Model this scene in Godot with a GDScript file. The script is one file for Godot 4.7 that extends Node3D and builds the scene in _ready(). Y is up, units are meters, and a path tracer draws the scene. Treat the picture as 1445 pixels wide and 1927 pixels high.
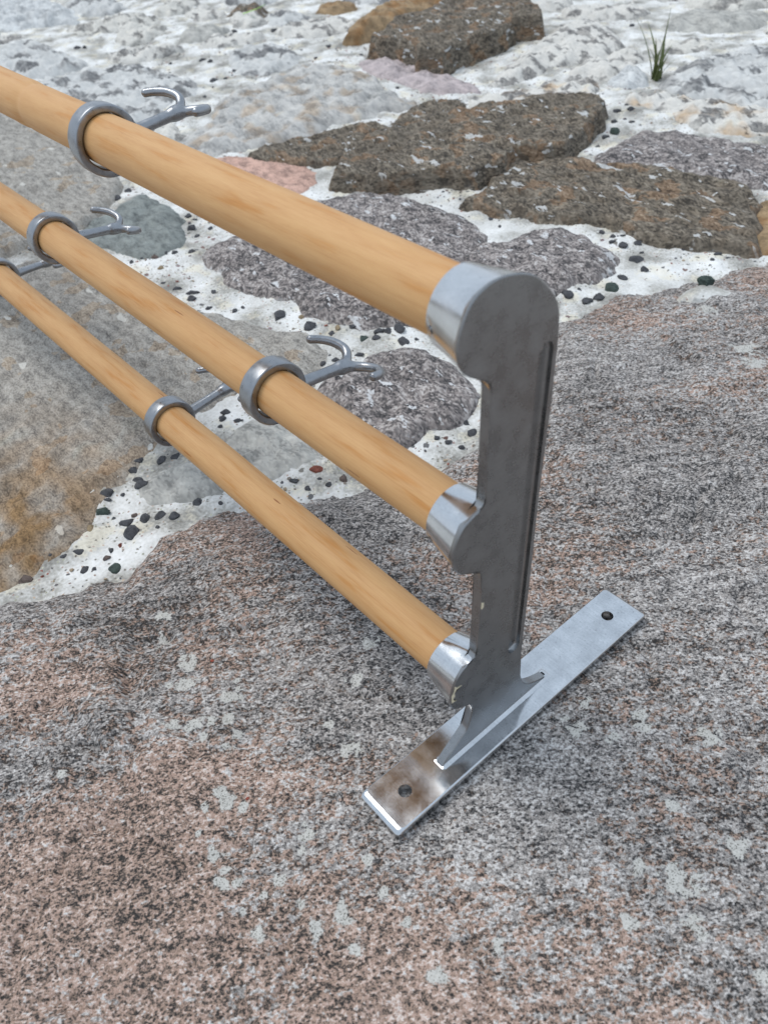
extends Node3D
# A coat rack of three wooden rods in cast aluminium brackets, lying on a paving of stones set in lime mortar, under an overcast sky.
# Rack frame: x along the rods, y up from the top of the base plate, z along the plate. Ground level is y = 0.

# two granite slabs beside the boulder, out of the frame to its right: the post mirrors them
const BESIDE := [["beside", "granite2", 0.03, 0.05, [490, -820, 900, -860, 1500, -700, 1540, -60, 900, -30, 500, -110]], ["beside", "granite2", 0.03, 0.05, [500, -70, 900, 10, 1540, -10, 1500, 800, 800, 860, 500, 640]]]
const LIFT := 0.0077
const ROD := [[0.24275, 0.09453, 0.0136], [0.15094, 0.10361, 0.0123], [0.05565, 0.10839, 0.0123]]   # y, z, radius
const SOCKET := [[0.0237, 0.0157, 0.2422, 0.0946, 0.0226], [0.0206, 0.0141, 0.1509, 0.1052, 0.0172], [0.0198, 0.0143, 0.0551, 0.1074, 0.0181]]   # depth, back radius, front y, front z, front radius
const XF := 0.00374
const GROOVE_TOP := Vector2(0.0738, 0.2288)     # z, y
const GROOVE_BOTTOM := Vector2(0.0817, 0.0525)
const GROOVE_HALF := 0.0041
const THICK := 0.0047
const ROD_LENGTH := 0.98
const FOLIATION := Vector2(0.6, -0.8)   # the direction of the boulder's banding, in x and z

const OUTLINE: Array[int] = [1335, -5, 1281, 54, 1228, 95, 1183, 134, 1144, 169, 1122, 234, 1108, 312, 1123, 365, 1159, 392, 1202, 424, 1233, 444, 1257, 502, 1256, 554, 1244, 612, 1223, 659, 1199, 692, 1165, 717, 1123, 726, 1089, 749, 1082, 768, 1079, 831, 1067, 1023, 1059, 1204, 1059, 1276, 1068, 1311, 1089, 1335, 1127, 1354, 1166, 1374, 1191, 1401, 1218, 1455, 1227, 1501, 1223, 1537, 1210, 1578, 1189, 1617, 1158, 1651, 1115, 1669, 1067, 1684, 1045, 1699, 1040, 1742, 1034, 1893, 1028, 2084, 1025, 2231, 1043, 2269, 1077, 2292, 1139, 2339, 1170, 2379, 1184, 2426, 1186, 2472, 1168, 2530, 1139, 2583, 1104, 2613, 1064, 2629, 1017, 2637, 956, 2631, 887, 2611, 827, 2580, 772, 2533, 726, 2478, 695, 2430, 678, 2377, 675, 2333, 672, 2234, 679, 2139, 679, 2001, 703, 1677, 715, 1327, 727, 936, 748, 477, 744, 309, 741, 250, 722, 170, 680, 105, 620, 60, 550, 25, 474, -5]
const STONES: Array = [
	["boulder", "granite", 0.02, 0.05, [-360,340,-306,261,-306,254,-298,241,-281,222,-271,203,-268,188,-273,171,-278,158,-284,147,-282,134,-276,117,-267,99,-240,50,-230,34,-229,20,-223,7,-206,-19,-189,-48,-189,-66,-187,-89,-205,-147,-232,-211,-267,-284,-255,-326,-251,-354,-244,-373,-227,-408,-205,-451,-198,-498,-191,-523,-20,-620,300,-550,460,-100,460,550,-100,620,-360,500]],
	["slab", "slab", 0.012, 0.03, [-1048,204,-901,98,-823,60,-807,41,-794,18,-781,1,-685,-9,-608,-34,-547,-46,-511,-61,-482,-73,-462,-82,-441,-88,-419,-94,-390,-91,-377,-82,-371,-74,-371,-51,-396,22,-390,38,-390,56,-381,82,-383,103,-380,116,-363,135,-358,153,-347,170,-333,190,-327,207,-327,221,-321,237,-321,254,-325,275,-413,320]],
	["layered", "slab", 0.022, 0.008, [-1859,-66,-1583,-174,-1441,-181,-1228,-187,-1045,-182,-954,-158,-922,-129,-885,-96,-872,-71,-856,-53,-854,5,-852,46,-955,109,-1099,168]],
	["blue_left", "bluegrey", 0.03, 0.02, [-1924,-271,-1871,-346,-1914,-403,-1857,-421,-1729,-418,-1647,-424,-1609,-418,-1594,-384,-1602,-351,-1616,-320,-1637,-292,-1706,-283,-1762,-216]],
	["blue_mid", "bluegrey", 0.022, 0.03, [-1563,-294,-1579,-352,-1566,-402,-1530,-468,-1455,-487,-1351,-486,-1283,-480,-1218,-438,-1224,-399,-1177,-352,-1163,-299,-1222,-277,-1353,-274,-1469,-279]],
	["pale_orange", "pale", 0.028, 0.03, [-1140,-447,-1154,-486,-1161,-535,-1177,-587,-1194,-655,-1156,-688,-1086,-697,-1028,-686,-974,-660,-880,-646,-865,-624,-896,-593,-882,-559,-907,-502,-888,-456,-879,-426,-906,-362,-927,-330,-931,-295,-977,-287,-1022,-295,-1037,-341,-1065,-382]],
	["brown_small", "brown", 0.02, 0.008, [-839,-591,-854,-612,-837,-671,-800,-680,-776,-656,-766,-604,-771,-576,-822,-554]],
	["brown_long", "brown", 0.018, 0.01, [-874,-332,-892,-371,-878,-422,-863,-471,-856,-510,-848,-545,-800,-531,-784,-524,-772,-501,-767,-456,-772,-409,-797,-369,-838,-346]],
	["pink", "pink", 0.01, 0.02, [-920,-289,-907,-317,-871,-337,-832,-357,-767,-364,-746,-342,-732,-314,-731,-284,-768,-268,-846,-276]],
	["brown_main", "brown", 0.045, 0.012, [-705,-353,-735,-388,-761,-435,-772,-470,-767,-509,-748,-569,-739,-614,-723,-654,-703,-687,-673,-738,-643,-754,-606,-766,-583,-753,-560,-715,-533,-647,-525,-612,-521,-592,-554,-575,-576,-554,-549,-505,-557,-465,-604,-432,-624,-405,-662,-368,-689,-361]],
	["brown_right", "brown", 0.026, 0.012, [-569,-547,-543,-552,-522,-583,-489,-593,-459,-601,-434,-628,-386,-635,-345,-646,-315,-655,-288,-649,-267,-631,-256,-620,-251,-599,-231,-574,-224,-551,-207,-521,-226,-511,-257,-495,-280,-481,-302,-474,-340,-485,-371,-471,-403,-454,-431,-441,-465,-433,-486,-419,-523,-409,-530,-434,-530,-462]],
	["granite_mid", "granite2", 0.03, 0.03, [-687,-279,-677,-330,-638,-371,-610,-387,-563,-382,-516,-387,-472,-378,-451,-372,-440,-357,-419,-316,-387,-264,-361,-194,-394,-160,-407,-142,-433,-131,-457,-123,-479,-130,-495,-132,-508,-121,-536,-111,-554,-108,-575,-104,-610,-115,-633,-113,-651,-119,-665,-138,-667,-160,-681,-226]],
	["granite_hump", "granite2", 0.028, 0.02, [-437,-346,-411,-371,-415,-379,-410,-411,-389,-432,-353,-430,-317,-427,-303,-415,-293,-393,-292,-368,-302,-355,-307,-349,-304,-322,-301,-281,-324,-261,-375,-275,-422,-314]],
	["dark_lump", "granite2", 0.026, 0.015, [-341,-61,-334,-82,-338,-114,-331,-141,-315,-151,-280,-148,-253,-143,-238,-139,-230,-121,-226,-102,-227,-92,-238,-83,-241,-78,-239,-69,-231,-57,-233,-44,-245,-39,-273,-40,-292,-40,-313,-43,-331,-48]],
	["pale_low", "palegrey", 0.012, 0.02, [-342,53,-346,33,-347,18,-330,8,-299,8,-274,7,-273,27,-274,46,-285,60,-309,70,-343,74]],
	["pale_small", "palegrey", 0.012, 0.012, [-338,129,-343,120,-342,107,-334,90,-320,79,-300,78,-294,90,-299,100,-313,116,-325,128]],
	["green", "green", 0.014, 0.015, [-820,-48,-859,-76,-863,-108,-889,-137,-891,-162,-871,-167,-830,-163,-794,-163,-768,-151,-752,-137,-721,-131,-706,-112,-694,-77,-715,-65,-733,-56,-764,-54,-781,-46]],
	["dark_top", "brown", 0.07, 0.012, [-1134,-776,-1167,-835,-1192,-888,-1190,-928,-1194,-990,-1222,-1066,-1189,-1110,-1161,-1160,-1080,-1135,-1007,-1095,-949,-1037,-985,-1001,-974,-981,-957,-919,-963,-854,-950,-785,-984,-763,-1037,-781,-1104,-780]],
	["tan_top", "tan", 0.05, 0.03, [-1262,-816,-1317,-887,-1350,-953,-1371,-1031,-1372,-1104,-1284,-1132,-1236,-1085,-1238,-1032,-1244,-978,-1221,-918,-1231,-881,-1241,-844]],
	["tan_tiny", "tan", 0.03, 0.02, [-1529,-955,-1571,-999,-1511,-1040,-1472,-1013,-1459,-987,-1487,-964]],
	["white_mound", "limed", 0.05, 0.06, [-837,-788,-868,-864,-919,-990,-951,-1087,-951,-1164,-891,-1152,-822,-1104,-789,-1070,-778,-1017,-770,-977,-791,-957,-809,-914,-799,-854,-808,-808]],
	["grey_small", "limed", 0.02, 0.02, [-768,-1003,-773,-1039,-743,-1058,-701,-1020,-700,-990,-747,-985]],
	["grey_low", "limed", 0.025, 0.02, [-751,-886,-773,-944,-743,-981,-691,-978,-656,-948,-686,-943,-675,-901,-699,-897,-719,-895]],
	["white_block", "white", 0.03, 0.02, [-666,-885,-694,-940,-680,-959,-653,-944,-622,-909,-625,-883,-642,-876]],
	["right_slab", "bluegrey", 0.045, 0.05, [-563,-1299,-587,-1198,-602,-1144,-615,-1087,-631,-1017,-608,-974,-599,-919,-576,-908,-540,-901,-494,-921,-430,-928,-358,-941]],
	["right_strip", "limed", 0.02, 0.02, [-597,-824,-599,-861,-572,-881,-524,-877,-492,-909,-422,-914,-351,-927,-311,-853,-374,-832,-421,-805,-477,-806,-526,-836,-560,-825]],
	["right_granite", "granite2", 0.028, 0.03, [-493,-633,-497,-683,-498,-731,-469,-754,-425,-769,-351,-792,-287,-807,-236,-710,-286,-681,-319,-662,-346,-648,-391,-642,-425,-638,-459,-612,-477,-606]],
	["pale_pink", "palepink", 0.02, 0.02, [-1111,-735,-1104,-780,-1067,-803,-1019,-781,-939,-769,-848,-758,-827,-743,-855,-717,-896,-700,-948,-709,-990,-705,-1049,-707]],
	["rim_stone", "limed", 0.02, 0.015, [-784,-756,-756,-808,-717,-893,-701,-890,-671,-844,-651,-792,-678,-743,-719,-711,-752,-714]],
	["grey_chip", "limed", 0.015, 0.01, [-799,-708,-798,-743,-738,-724,-720,-706,-744,-687,-756,-668]],
	["pale_top", "white", 0.05, 0.05, [-2149,-409,-2113,-439,-2074,-481,-2001,-580,-2119,-624,-2255,-637,-2461,-573,-2467,-502]],
	["pebble_top", "limed", 0.025, 0.02, [-1796,-771,-1826,-833,-1725,-820,-1697,-778,-1731,-756]],
	["pebble_far", "limed", 0.03, 0.02, [-1650,-796,-1688,-859,-1628,-863,-1548,-817,-1538,-783,-1584,-767]],
	["grey_far", "bluegrey", 0.02, 0.03, [-1416,-643,-1416,-681,-1407,-710,-1363,-736,-1262,-709,-1215,-642,-1211,-592,-1256,-575,-1333,-594]],
	["right_corner", "tan", 0.02, 0.015, [-254,-610,-260,-636,-237,-654,-198,-601,-177,-546,-200,-532,-222,-553,-231,-580]],
	["far_dark", "brown", 0.03, 0.02, [-1693,-821,-1742,-872,-1728,-920,-1655,-898,-1607,-839,-1656,-840]],
	["far_grey", "bluegrey", 0.03, 0.03, [-2242,-666,-2199,-710,-2108,-736,-2019,-720,-1996,-661,-2041,-626,-2119,-624]],
]
const FILL: Array = [
	["far", "white", 0.03, 0.03, [-1128,-1452,-1109,-1422,-1102,-1370,-1151,-1310,-1204,-1255,-1254,-1250,-1290,-1271,-1270,-1335,-1259,-1391,-1212,-1444,-1155,-1487]],
	["far", "white", 0.037, 0.031, [-2298,-1140,-2245,-1098,-2296,-1001,-2331,-916,-2406,-878,-2472,-862,-2559,-855,-2553,-952,-2506,-1046,-2439,-1127,-2351,-1187]],
	["far", "chalk", 0.028, 0.042, [-2009,-1173,-1981,-1119,-2015,-1048,-2033,-976,-2096,-926,-2149,-949,-2199,-964,-2213,-1023,-2187,-1093,-2128,-1132,-2071,-1179]],
	["far", "chalk", 0.039, 0.026, [-734,-1541,-712,-1516,-708,-1468,-752,-1420,-794,-1377,-829,-1390,-871,-1391,-877,-1437,-855,-1495,-810,-1540,-765,-1553]],
	["far", "limed", 0.024, 0.046, [-1985,-438,-1978,-416,-1987,-390,-1991,-359,-2018,-341,-2046,-337,-2055,-361,-2061,-381,-2050,-406,-2031,-424,-2011,-431]],
	["far", "limed", 0.031, 0.025, [-917,-1315,-895,-1293,-896,-1251,-931,-1213,-965,-1188,-999,-1182,-1024,-1196,-1047,-1226,-1007,-1271,-981,-1306,-945,-1321]],
	["far", "palegrey", 0.041, 0.043, [-790,-1588,-816,-1552,-885,-1547,-953,-1554,-1013,-1582,-1039,-1621,-1047,-1662,-991,-1680,-926,-1675,-863,-1661,-838,-1626]],
	["far", "palegrey", 0.031, 0.049, [-1622,-1351,-1631,-1316,-1631,-1287,-1658,-1253,-1698,-1235,-1718,-1255,-1743,-1264,-1737,-1295,-1723,-1329,-1686,-1341,-1655,-1352]],
	["far", "limed", 0.04, 0.04, [-2612,-644,-2570,-597,-2602,-506,-2647,-418,-2724,-369,-2796,-349,-2872,-357,-2849,-458,-2816,-546,-2759,-660,-2668,-672]],
	["far", "chalk", 0.036, 0.046, [-1799,-689,-1783,-662,-1772,-617,-1816,-560,-1864,-524,-1905,-520,-1940,-531,-1932,-583,-1925,-640,-1876,-695,-1827,-705]],
	["far", "bluegrey", 0.03, 0.027, [-1765,-1189,-1763,-1146,-1763,-1110,-1780,-1068,-1818,-1047,-1853,-1046,-1881,-1062,-1892,-1097,-1881,-1142,-1849,-1187,-1803,-1201]],
	["far", "bluegrey", 0.037, 0.028, [-1722,-934,-1771,-922,-1800,-896,-1852,-905,-1883,-939,-1904,-974,-1883,-1002,-1860,-1030,-1810,-1031,-1762,-1011,-1740,-974]],
	["far", "palegrey", 0.042, 0.044, [-695,-1383,-675,-1349,-679,-1302,-701,-1251,-748,-1233,-799,-1206,-818,-1250,-836,-1288,-823,-1342,-776,-1372,-733,-1398]],
	["far", "limed", 0.02, 0.026, [-1142,-1644,-1124,-1623,-1152,-1576,-1165,-1531,-1205,-1497,-1238,-1495,-1254,-1515,-1262,-1545,-1235,-1587,-1208,-1628,-1170,-1650]],
	["far", "limed", 0.031, 0.027, [-942,-1406,-967,-1410,-985,-1442,-991,-1484,-979,-1522,-956,-1535,-934,-1528,-908,-1525,-907,-1483,-904,-1446,-922,-1424]],
	["far", "white", 0.038, 0.034, [-1364,-1546,-1356,-1506,-1367,-1465,-1392,-1434,-1421,-1407,-1455,-1401,-1481,-1416,-1487,-1451,-1475,-1493,-1442,-1526,-1408,-1529]],
	["far", "white", 0.028, 0.037, [-2972,-704,-2955,-691,-2970,-656,-2992,-626,-3019,-587,-3041,-596,-3056,-607,-3071,-627,-3044,-664,-3019,-693,-2986,-726]],
	["far", "chalk", 0.04, 0.031, [-1974,-842,-1993,-853,-1987,-880,-1976,-902,-1959,-919,-1939,-925,-1923,-914,-1909,-897,-1911,-868,-1930,-842,-1955,-835]],
	["far", "chalk", 0.043, 0.039, [-2776,-838,-2762,-795,-2792,-733,-2810,-664,-2870,-624,-2920,-613,-2959,-629,-2940,-694,-2925,-753,-2877,-812,-2819,-846]],
	["far", "limed", 0.024, 0.021, [-1436,-752,-1439,-717,-1443,-690,-1456,-655,-1487,-628,-1510,-638,-1525,-650,-1533,-672,-1520,-704,-1494,-727,-1469,-740]],
	["far", "white", 0.025, 0.031, [-721,-1635,-751,-1621,-789,-1630,-819,-1645,-855,-1667,-859,-1699,-833,-1713,-813,-1732,-778,-1716,-748,-1697,-737,-1670]],
	["far", "chalk", 0.027, 0.025, [-1044,-316,-1031,-294,-1019,-264,-1042,-235,-1070,-215,-1096,-227,-1119,-237,-1138,-262,-1122,-295,-1099,-323,-1068,-328]],
	["far", "limed", 0.032, 0.021, [-1522,-592,-1522,-562,-1528,-534,-1539,-497,-1571,-478,-1596,-476,-1620,-481,-1621,-512,-1611,-550,-1576,-570,-1546,-598]],
	["far", "limed", 0.038, 0.047, [-2350,-799,-2348,-762,-2352,-726,-2378,-690,-2410,-653,-2444,-652,-2462,-672,-2464,-704,-2461,-748,-2421,-780,-2380,-813]],
	["far", "limed", 0.029, 0.031, [-1084,-1280,-1068,-1264,-1069,-1236,-1083,-1208,-1110,-1196,-1131,-1202,-1145,-1214,-1158,-1231,-1148,-1258,-1127,-1275,-1106,-1281]],
	["far", "limed", 0.026, 0.041, [-1591,-1262,-1578,-1235,-1578,-1196,-1612,-1161,-1643,-1114,-1673,-1131,-1702,-1138,-1721,-1169,-1684,-1215,-1654,-1244,-1619,-1273]],
	["far", "white", 0.023, 0.022, [-2218,-841,-2201,-829,-2208,-805,-2220,-785,-2239,-776,-2257,-776,-2276,-780,-2275,-803,-2279,-828,-2254,-837,-2235,-847]],
	["far", "chalk", 0.03, 0.032, [-626,-1276,-641,-1290,-653,-1316,-641,-1358,-619,-1384,-599,-1393,-580,-1393,-571,-1370,-567,-1335,-585,-1300,-606,-1267]],
	["far", "bluegrey", 0.03, 0.047, [-1607,-911,-1596,-932,-1557,-920,-1515,-909,-1488,-875,-1492,-850,-1493,-823,-1527,-825,-1564,-837,-1604,-858,-1619,-891]],
	["far", "chalk", 0.042, 0.022, [-1435,-1368,-1428,-1345,-1439,-1315,-1454,-1285,-1480,-1273,-1504,-1261,-1521,-1270,-1515,-1298,-1510,-1327,-1485,-1353,-1462,-1358]],
	["far", "chalk", 0.033, 0.023, [-1694,-543,-1718,-547,-1741,-567,-1744,-601,-1742,-627,-1739,-658,-1717,-661,-1697,-641,-1681,-620,-1668,-588,-1677,-559]],
	["far", "white", 0.022, 0.045, [-2490,-789,-2525,-743,-2573,-709,-2636,-706,-2690,-711,-2758,-725,-2757,-772,-2720,-813,-2663,-849,-2589,-847,-2545,-818]],
	["far", "white", 0.038, 0.031, [-1323,-1201,-1308,-1187,-1314,-1162,-1321,-1135,-1346,-1123,-1368,-1124,-1385,-1136,-1387,-1158,-1384,-1183,-1363,-1199,-1341,-1208]],
	["far", "limed", 0.039, 0.039, [-1517,-1465,-1509,-1436,-1511,-1407,-1531,-1385,-1552,-1366,-1577,-1366,-1601,-1375,-1613,-1402,-1593,-1431,-1571,-1447,-1546,-1473]],
	["far", "bluegrey", 0.022, 0.024, [-1446,-1221,-1418,-1195,-1430,-1140,-1456,-1080,-1509,-1055,-1555,-1044,-1582,-1069,-1611,-1106,-1563,-1164,-1526,-1209,-1474,-1257]],
	["far", "limed", 0.036, 0.02, [-610,-1522,-614,-1490,-621,-1464,-632,-1433,-659,-1414,-682,-1412,-703,-1415,-702,-1444,-690,-1476,-666,-1509,-635,-1524]],
	["far", "limed", 0.024, 0.022, [-1356,-929,-1337,-900,-1335,-855,-1366,-805,-1411,-779,-1447,-782,-1462,-808,-1478,-836,-1458,-878,-1430,-920,-1391,-926]],
	["far", "palegrey", 0.035, 0.027, [-1554,-637,-1578,-642,-1603,-647,-1622,-673,-1619,-701,-1606,-718,-1589,-724,-1566,-735,-1553,-705,-1535,-682,-1548,-662]],
	["far", "chalk", 0.022, 0.027, [-2469,-630,-2462,-606,-2463,-580,-2480,-555,-2503,-534,-2528,-533,-2537,-554,-2549,-572,-2542,-600,-2519,-622,-2493,-635]],
	["far", "white", 0.023, 0.033, [-2331,-437,-2327,-396,-2343,-358,-2377,-335,-2413,-314,-2462,-309,-2482,-346,-2465,-389,-2444,-421,-2412,-452,-2367,-457]],
	["far", "chalk", 0.02, 0.041, [-664,-1174,-655,-1152,-665,-1122,-677,-1093,-703,-1075,-724,-1080,-747,-1082,-750,-1108,-741,-1140,-715,-1164,-687,-1180]],
	["far", "limed", 0.043, 0.023, [-3091,-747,-3076,-712,-3060,-666,-3107,-621,-3149,-579,-3193,-580,-3216,-608,-3234,-645,-3229,-706,-3176,-750,-3122,-777]],
	["far", "chalk", 0.034, 0.045, [-2252,-759,-2244,-742,-2246,-720,-2261,-697,-2281,-668,-2308,-665,-2320,-684,-2325,-707,-2308,-733,-2294,-764,-2267,-770]],
	["far", "limed", 0.023, 0.038, [-1782,-1350,-1761,-1322,-1765,-1280,-1789,-1244,-1823,-1225,-1867,-1202,-1897,-1230,-1909,-1272,-1882,-1314,-1854,-1346,-1814,-1372]],
	["far", "chalk", 0.022, 0.042, [-1293,-1446,-1279,-1416,-1304,-1369,-1322,-1325,-1360,-1288,-1399,-1279,-1417,-1303,-1413,-1342,-1404,-1386,-1368,-1431,-1334,-1426]],
	["far", "chalk", 0.038, 0.027, [-1845,-733,-1862,-723,-1887,-745,-1905,-769,-1920,-799,-1917,-826,-1904,-847,-1875,-841,-1850,-807,-1822,-774,-1825,-742]],
]
const PEBBLES: Array[int] = [-375,116,92,78,43,0,-363,102,103,109,57,0,-356,92,91,122,50,0,-368,93,46,47,25,0,-369,125,121,98,54,0,-357,130,119,74,41,0,-347,129,133,113,62,0,-357,154,126,94,51,0,-351,158,88,45,25,0,-342,167,145,100,55,1,-347,146,44,43,24,0,-331,163,43,41,22,0,-333,182,72,97,39,2,-319,158,127,104,57,0,-303,160,146,155,80,0,-322,150,78,58,32,3,-311,145,98,112,54,0,-306,136,91,123,50,0,-297,128,100,101,55,0,-295,108,112,111,61,0,-322,127,43,41,22,0,-325,130,36,34,19,0,-314,116,54,54,30,4,-281,96,55,51,28,0,-296,92,113,57,31,0,-293,145,41,38,21,0,-314,200,125,74,40,0,-317,210,59,59,32,0,-327,211,35,28,16,4,-299,181,52,48,26,0,-295,187,66,71,36,3,-298,174,38,47,21,4,-294,205,75,101,41,0,-290,199,49,44,24,0,-282,188,134,103,56,1,-319,240,174,120,66,3,-311,230,30,29,16,4,-325,217,31,29,16,0,-377,29,111,84,46,0,-370,37,86,93,48,0,-359,29,109,55,30,0,-362,44,70,57,31,0,-947,-148,139,146,76,0,-933,-162,138,145,76,0,-916,-138,136,174,75,0,-899,-107,106,120,58,0,-888,-70,117,158,65,0,-864,41,125,169,69,0,-816,17,60,81,33,0,-781,-171,99,134,55,0,-762,-168,85,85,47,0,-754,-158,53,72,29,0,-738,-150,131,150,72,0,-724,-168,71,96,39,0,-717,-146,93,126,51,0,-708,-69,113,152,62,0,-698,-78,146,167,80,3,-695,-91,68,91,37,0,-688,-98,90,95,49,0,-679,-117,112,151,62,0,-704,-51,67,91,37,0,-635,-54,84,67,37,0,-610,-56,114,89,49,0,-592,-64,184,98,54,0,-578,-56,120,133,66,0,-573,-80,77,96,42,0,-550,-59,98,73,40,0,-522,-74,73,99,40,0,-524,-85,48,62,27,0,-668,-69,87,118,48,2,-506,-127,107,144,59,0,-476,-99,159,214,87,0,-438,-108,145,196,80,0,-410,-115,89,120,49,0,-406,-139,162,122,67,0,-401,-151,72,46,25,0,-381,-151,142,119,65,0,-371,-154,88,102,48,0,-367,-165,141,177,78,0,-384,-133,105,140,58,1,-373,-141,105,101,56,0,-350,-154,135,147,74,0,-344,-167,52,70,29,0,-413,-125,72,97,39,2,-457,-112,74,100,41,2,-360,-109,110,68,37,0,-370,-88,84,94,46,0,-374,-76,80,75,41,0,-481,-413,79,107,44,0,-519,-437,94,105,52,3,-530,-413,51,69,28,0,-460,-406,49,66,27,0,-399,-170,73,63,34,0,-363,-486,138,170,76,0,-355,-460,87,99,48,0,-338,-458,76,102,42,0,-331,-447,96,78,43,0,-331,-467,87,80,44,0,-317,-449,117,136,64,0,-308,-464,107,103,57,0,-278,-487,107,70,38,0,-293,-450,63,50,27,0,-287,-431,185,144,79,0,-269,-420,97,116,53,0,-276,-392,109,147,60,0,-312,-363,118,147,65,0,-304,-369,95,103,52,0,-297,-380,79,107,44,0,-305,-328,95,129,53,0,-292,-324,132,178,73,0,-289,-340,53,72,29,0,-270,-328,131,165,72,0,-265,-341,132,168,73,0,-266,-363,163,220,90,1,-232,-496,106,85,47,0,-219,-495,74,50,28,0,-228,-526,76,44,24,0,-211,-536,43,59,24,0,-209,-549,77,100,42,0,-231,-509,85,65,36,0,-224,-511,47,63,26,0,-457,-462,81,101,45,0,-434,-452,63,78,35,0,-250,-520,83,54,30,0,-319,-493,66,89,36,0,-251,-505,54,73,30,0,-228,-480,52,70,29,0,-228,-118,73,74,40,0,-219,-107,97,88,49,0,-203,-100,95,101,52,0,-219,-74,61,60,33,0,-210,-78,75,55,30,0,-198,-82,79,51,28,0,-226,-99,37,37,20,0,-260,40,98,64,35,0,-238,23,69,81,38,0,-259,21,155,84,46,4,-236,10,83,91,46,3,-245,38,55,62,30,0,-233,-48,86,59,32,4,-237,-91,33,33,18,0,-248,25,56,37,20,0,-1371,-893,131,177,72,0,-1469,-788,176,238,97,0,-1430,-797,113,153,62,0,-1286,-793,164,221,90,0,-926,-721,102,137,56,0,-870,-734,149,202,82,0,-959,-687,88,119,49,0,-898,-597,108,146,59,0,-892,-619,64,86,35,0,-943,-490,112,151,62,0,-927,-497,93,125,51,0,-625,-445,66,85,36,0,-610,-457,101,72,40,0,-595,-479,126,109,60,0,-783,-704,113,131,62,0,-765,-717,82,110,45,0,-795,-654,124,144,68,0,-1004,-945,154,208,85,0,-1009,-713,105,142,58,0,-1246,-833,98,132,54,0,-1309,-742,98,132,54,0,-1177,-788,93,126,51,0,-1230,-719,94,126,51,0,-583,-788,145,172,80,0,-568,-799,136,172,75,0,-556,-744,116,157,64,0,-538,-762,105,112,58,0,-532,-693,125,162,69,0,-535,-718,156,197,86,1,-589,-835,68,92,38,0,-561,-843,62,83,34,0,-551,-844,80,107,44,0,-527,-840,79,107,43,0,-525,-851,110,149,61,0,-541,-842,61,83,34,0,-587,-814,61,83,34,0,-861,-1198,114,154,63,0,-430,-819,110,127,61,0,-398,-834,87,95,48,0,-545,-827,61,82,33,0,-534,-821,48,65,27,0,-556,-768,71,82,39,0,-520,-663,82,70,39,0,-703,-911,101,137,56,0,-1759,-470,168,226,92,0,-1747,-482,93,125,51,0,-1653,-528,180,243,99,0,-1547,-525,214,278,118,0,-1502,-576,93,126,51,0,-1430,-585,148,200,81,0,-1403,-588,122,165,67,0,-1301,-578,116,156,64,0,-1270,-514,164,222,90,0,-1265,-536,97,132,54,0,-1462,-533,99,134,54,0,-1652,-606,91,123,50,0,-1546,-739,162,219,89,0,-1639,-718,139,188,77,0,-1578,-806,120,163,66,0,-2118,-633,110,149,61,0,-2065,-708,186,251,102,0,-1611,-531,88,119,49,0,-1627,-482,106,143,58,0,-1576,-545,87,118,48,0,-1284,-595,92,125,51,0,-1590,-567,106,143,58,0,-1194,-450,92,124,50,0,-1237,-492,58,79,32,0,-57,217,27,21,8,5,-147,183,27,21,8,5,-98,162,28,23,8,5,-51,192,21,16,6,5,20,81,27,22,8,5,-137,219,16,13,4,6,-63,225,18,14,5,5]
const LIME: Array[int] = [-203,187,51,-189,196,50,-184,202,25,-183,195,35,-156,194,75,-163,195,34,-144,204,70,-150,212,25,-117,190,78,-119,183,33,-109,207,48,-115,215,65,-124,225,57,-106,200,56,-93,199,40,-105,214,45,-90,208,39,-70,225,55,-63,226,67,-56,221,38,-68,235,38,-44,159,84,-90,106,74,-75,129,64,-20,205,61,-17,211,36,-59,246,24,-44,245,53,-34,246,35,-30,251,50,-45,254,21,-12,228,40,-11,238,29,4,227,31,21,215,59,25,216,35,3,250,51,18,230,48,37,220,39,-11,251,23,-140,285,33,-63,158,47,-124,180,30,32,60,87,54,31,70,50,51,44,117,90,99,102,98,52,80,174,50,22,214,39,18,230,39,-21,204,47,-25,244,41,127,57,78,84,14,70,-104,-332,154,-85,-316,110,-167,-373,99,27,45,51,94,61,42,134,102,57,112,120,51,71,201,44,27,195,40,45,197,45,10,191,34,163,99,40]
const TONES: Array[int] = [53,224,72,22,0,-27,243,47,18,-4,117,138,56,10,-6,-63,319,79,40,0,-16,285,46,30,5,-187,271,49,22,0,-151,189,41,18,0,-211,185,33,0,28,-220,219,33,0,30,-198,81,45,-10,35,-206,112,23,30,0,-185,22,58,-15,22,-150,-245,96,-18,6,-82,-120,81,-20,16,-11,-114,77,-5,2,52,97,45,-18,4,61,19,48,-14,4,-97,74,41,-20,30,-81,143,38,-15,14,61,165,42,0,-4,-1,195,29,14,0,-121,308,39,20,0,-91,242,38,24,-4,34,239,33,10,6,-75,276,28,0,20,-143,274,27,-5,18]

var mats := {}
var base_noise: FastNoiseLite
var mid_noise: FastNoiseLite
var fine_noise: FastNoiseLite
var paving: Node3D
var rng := RandomNumberGenerator.new()


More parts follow.
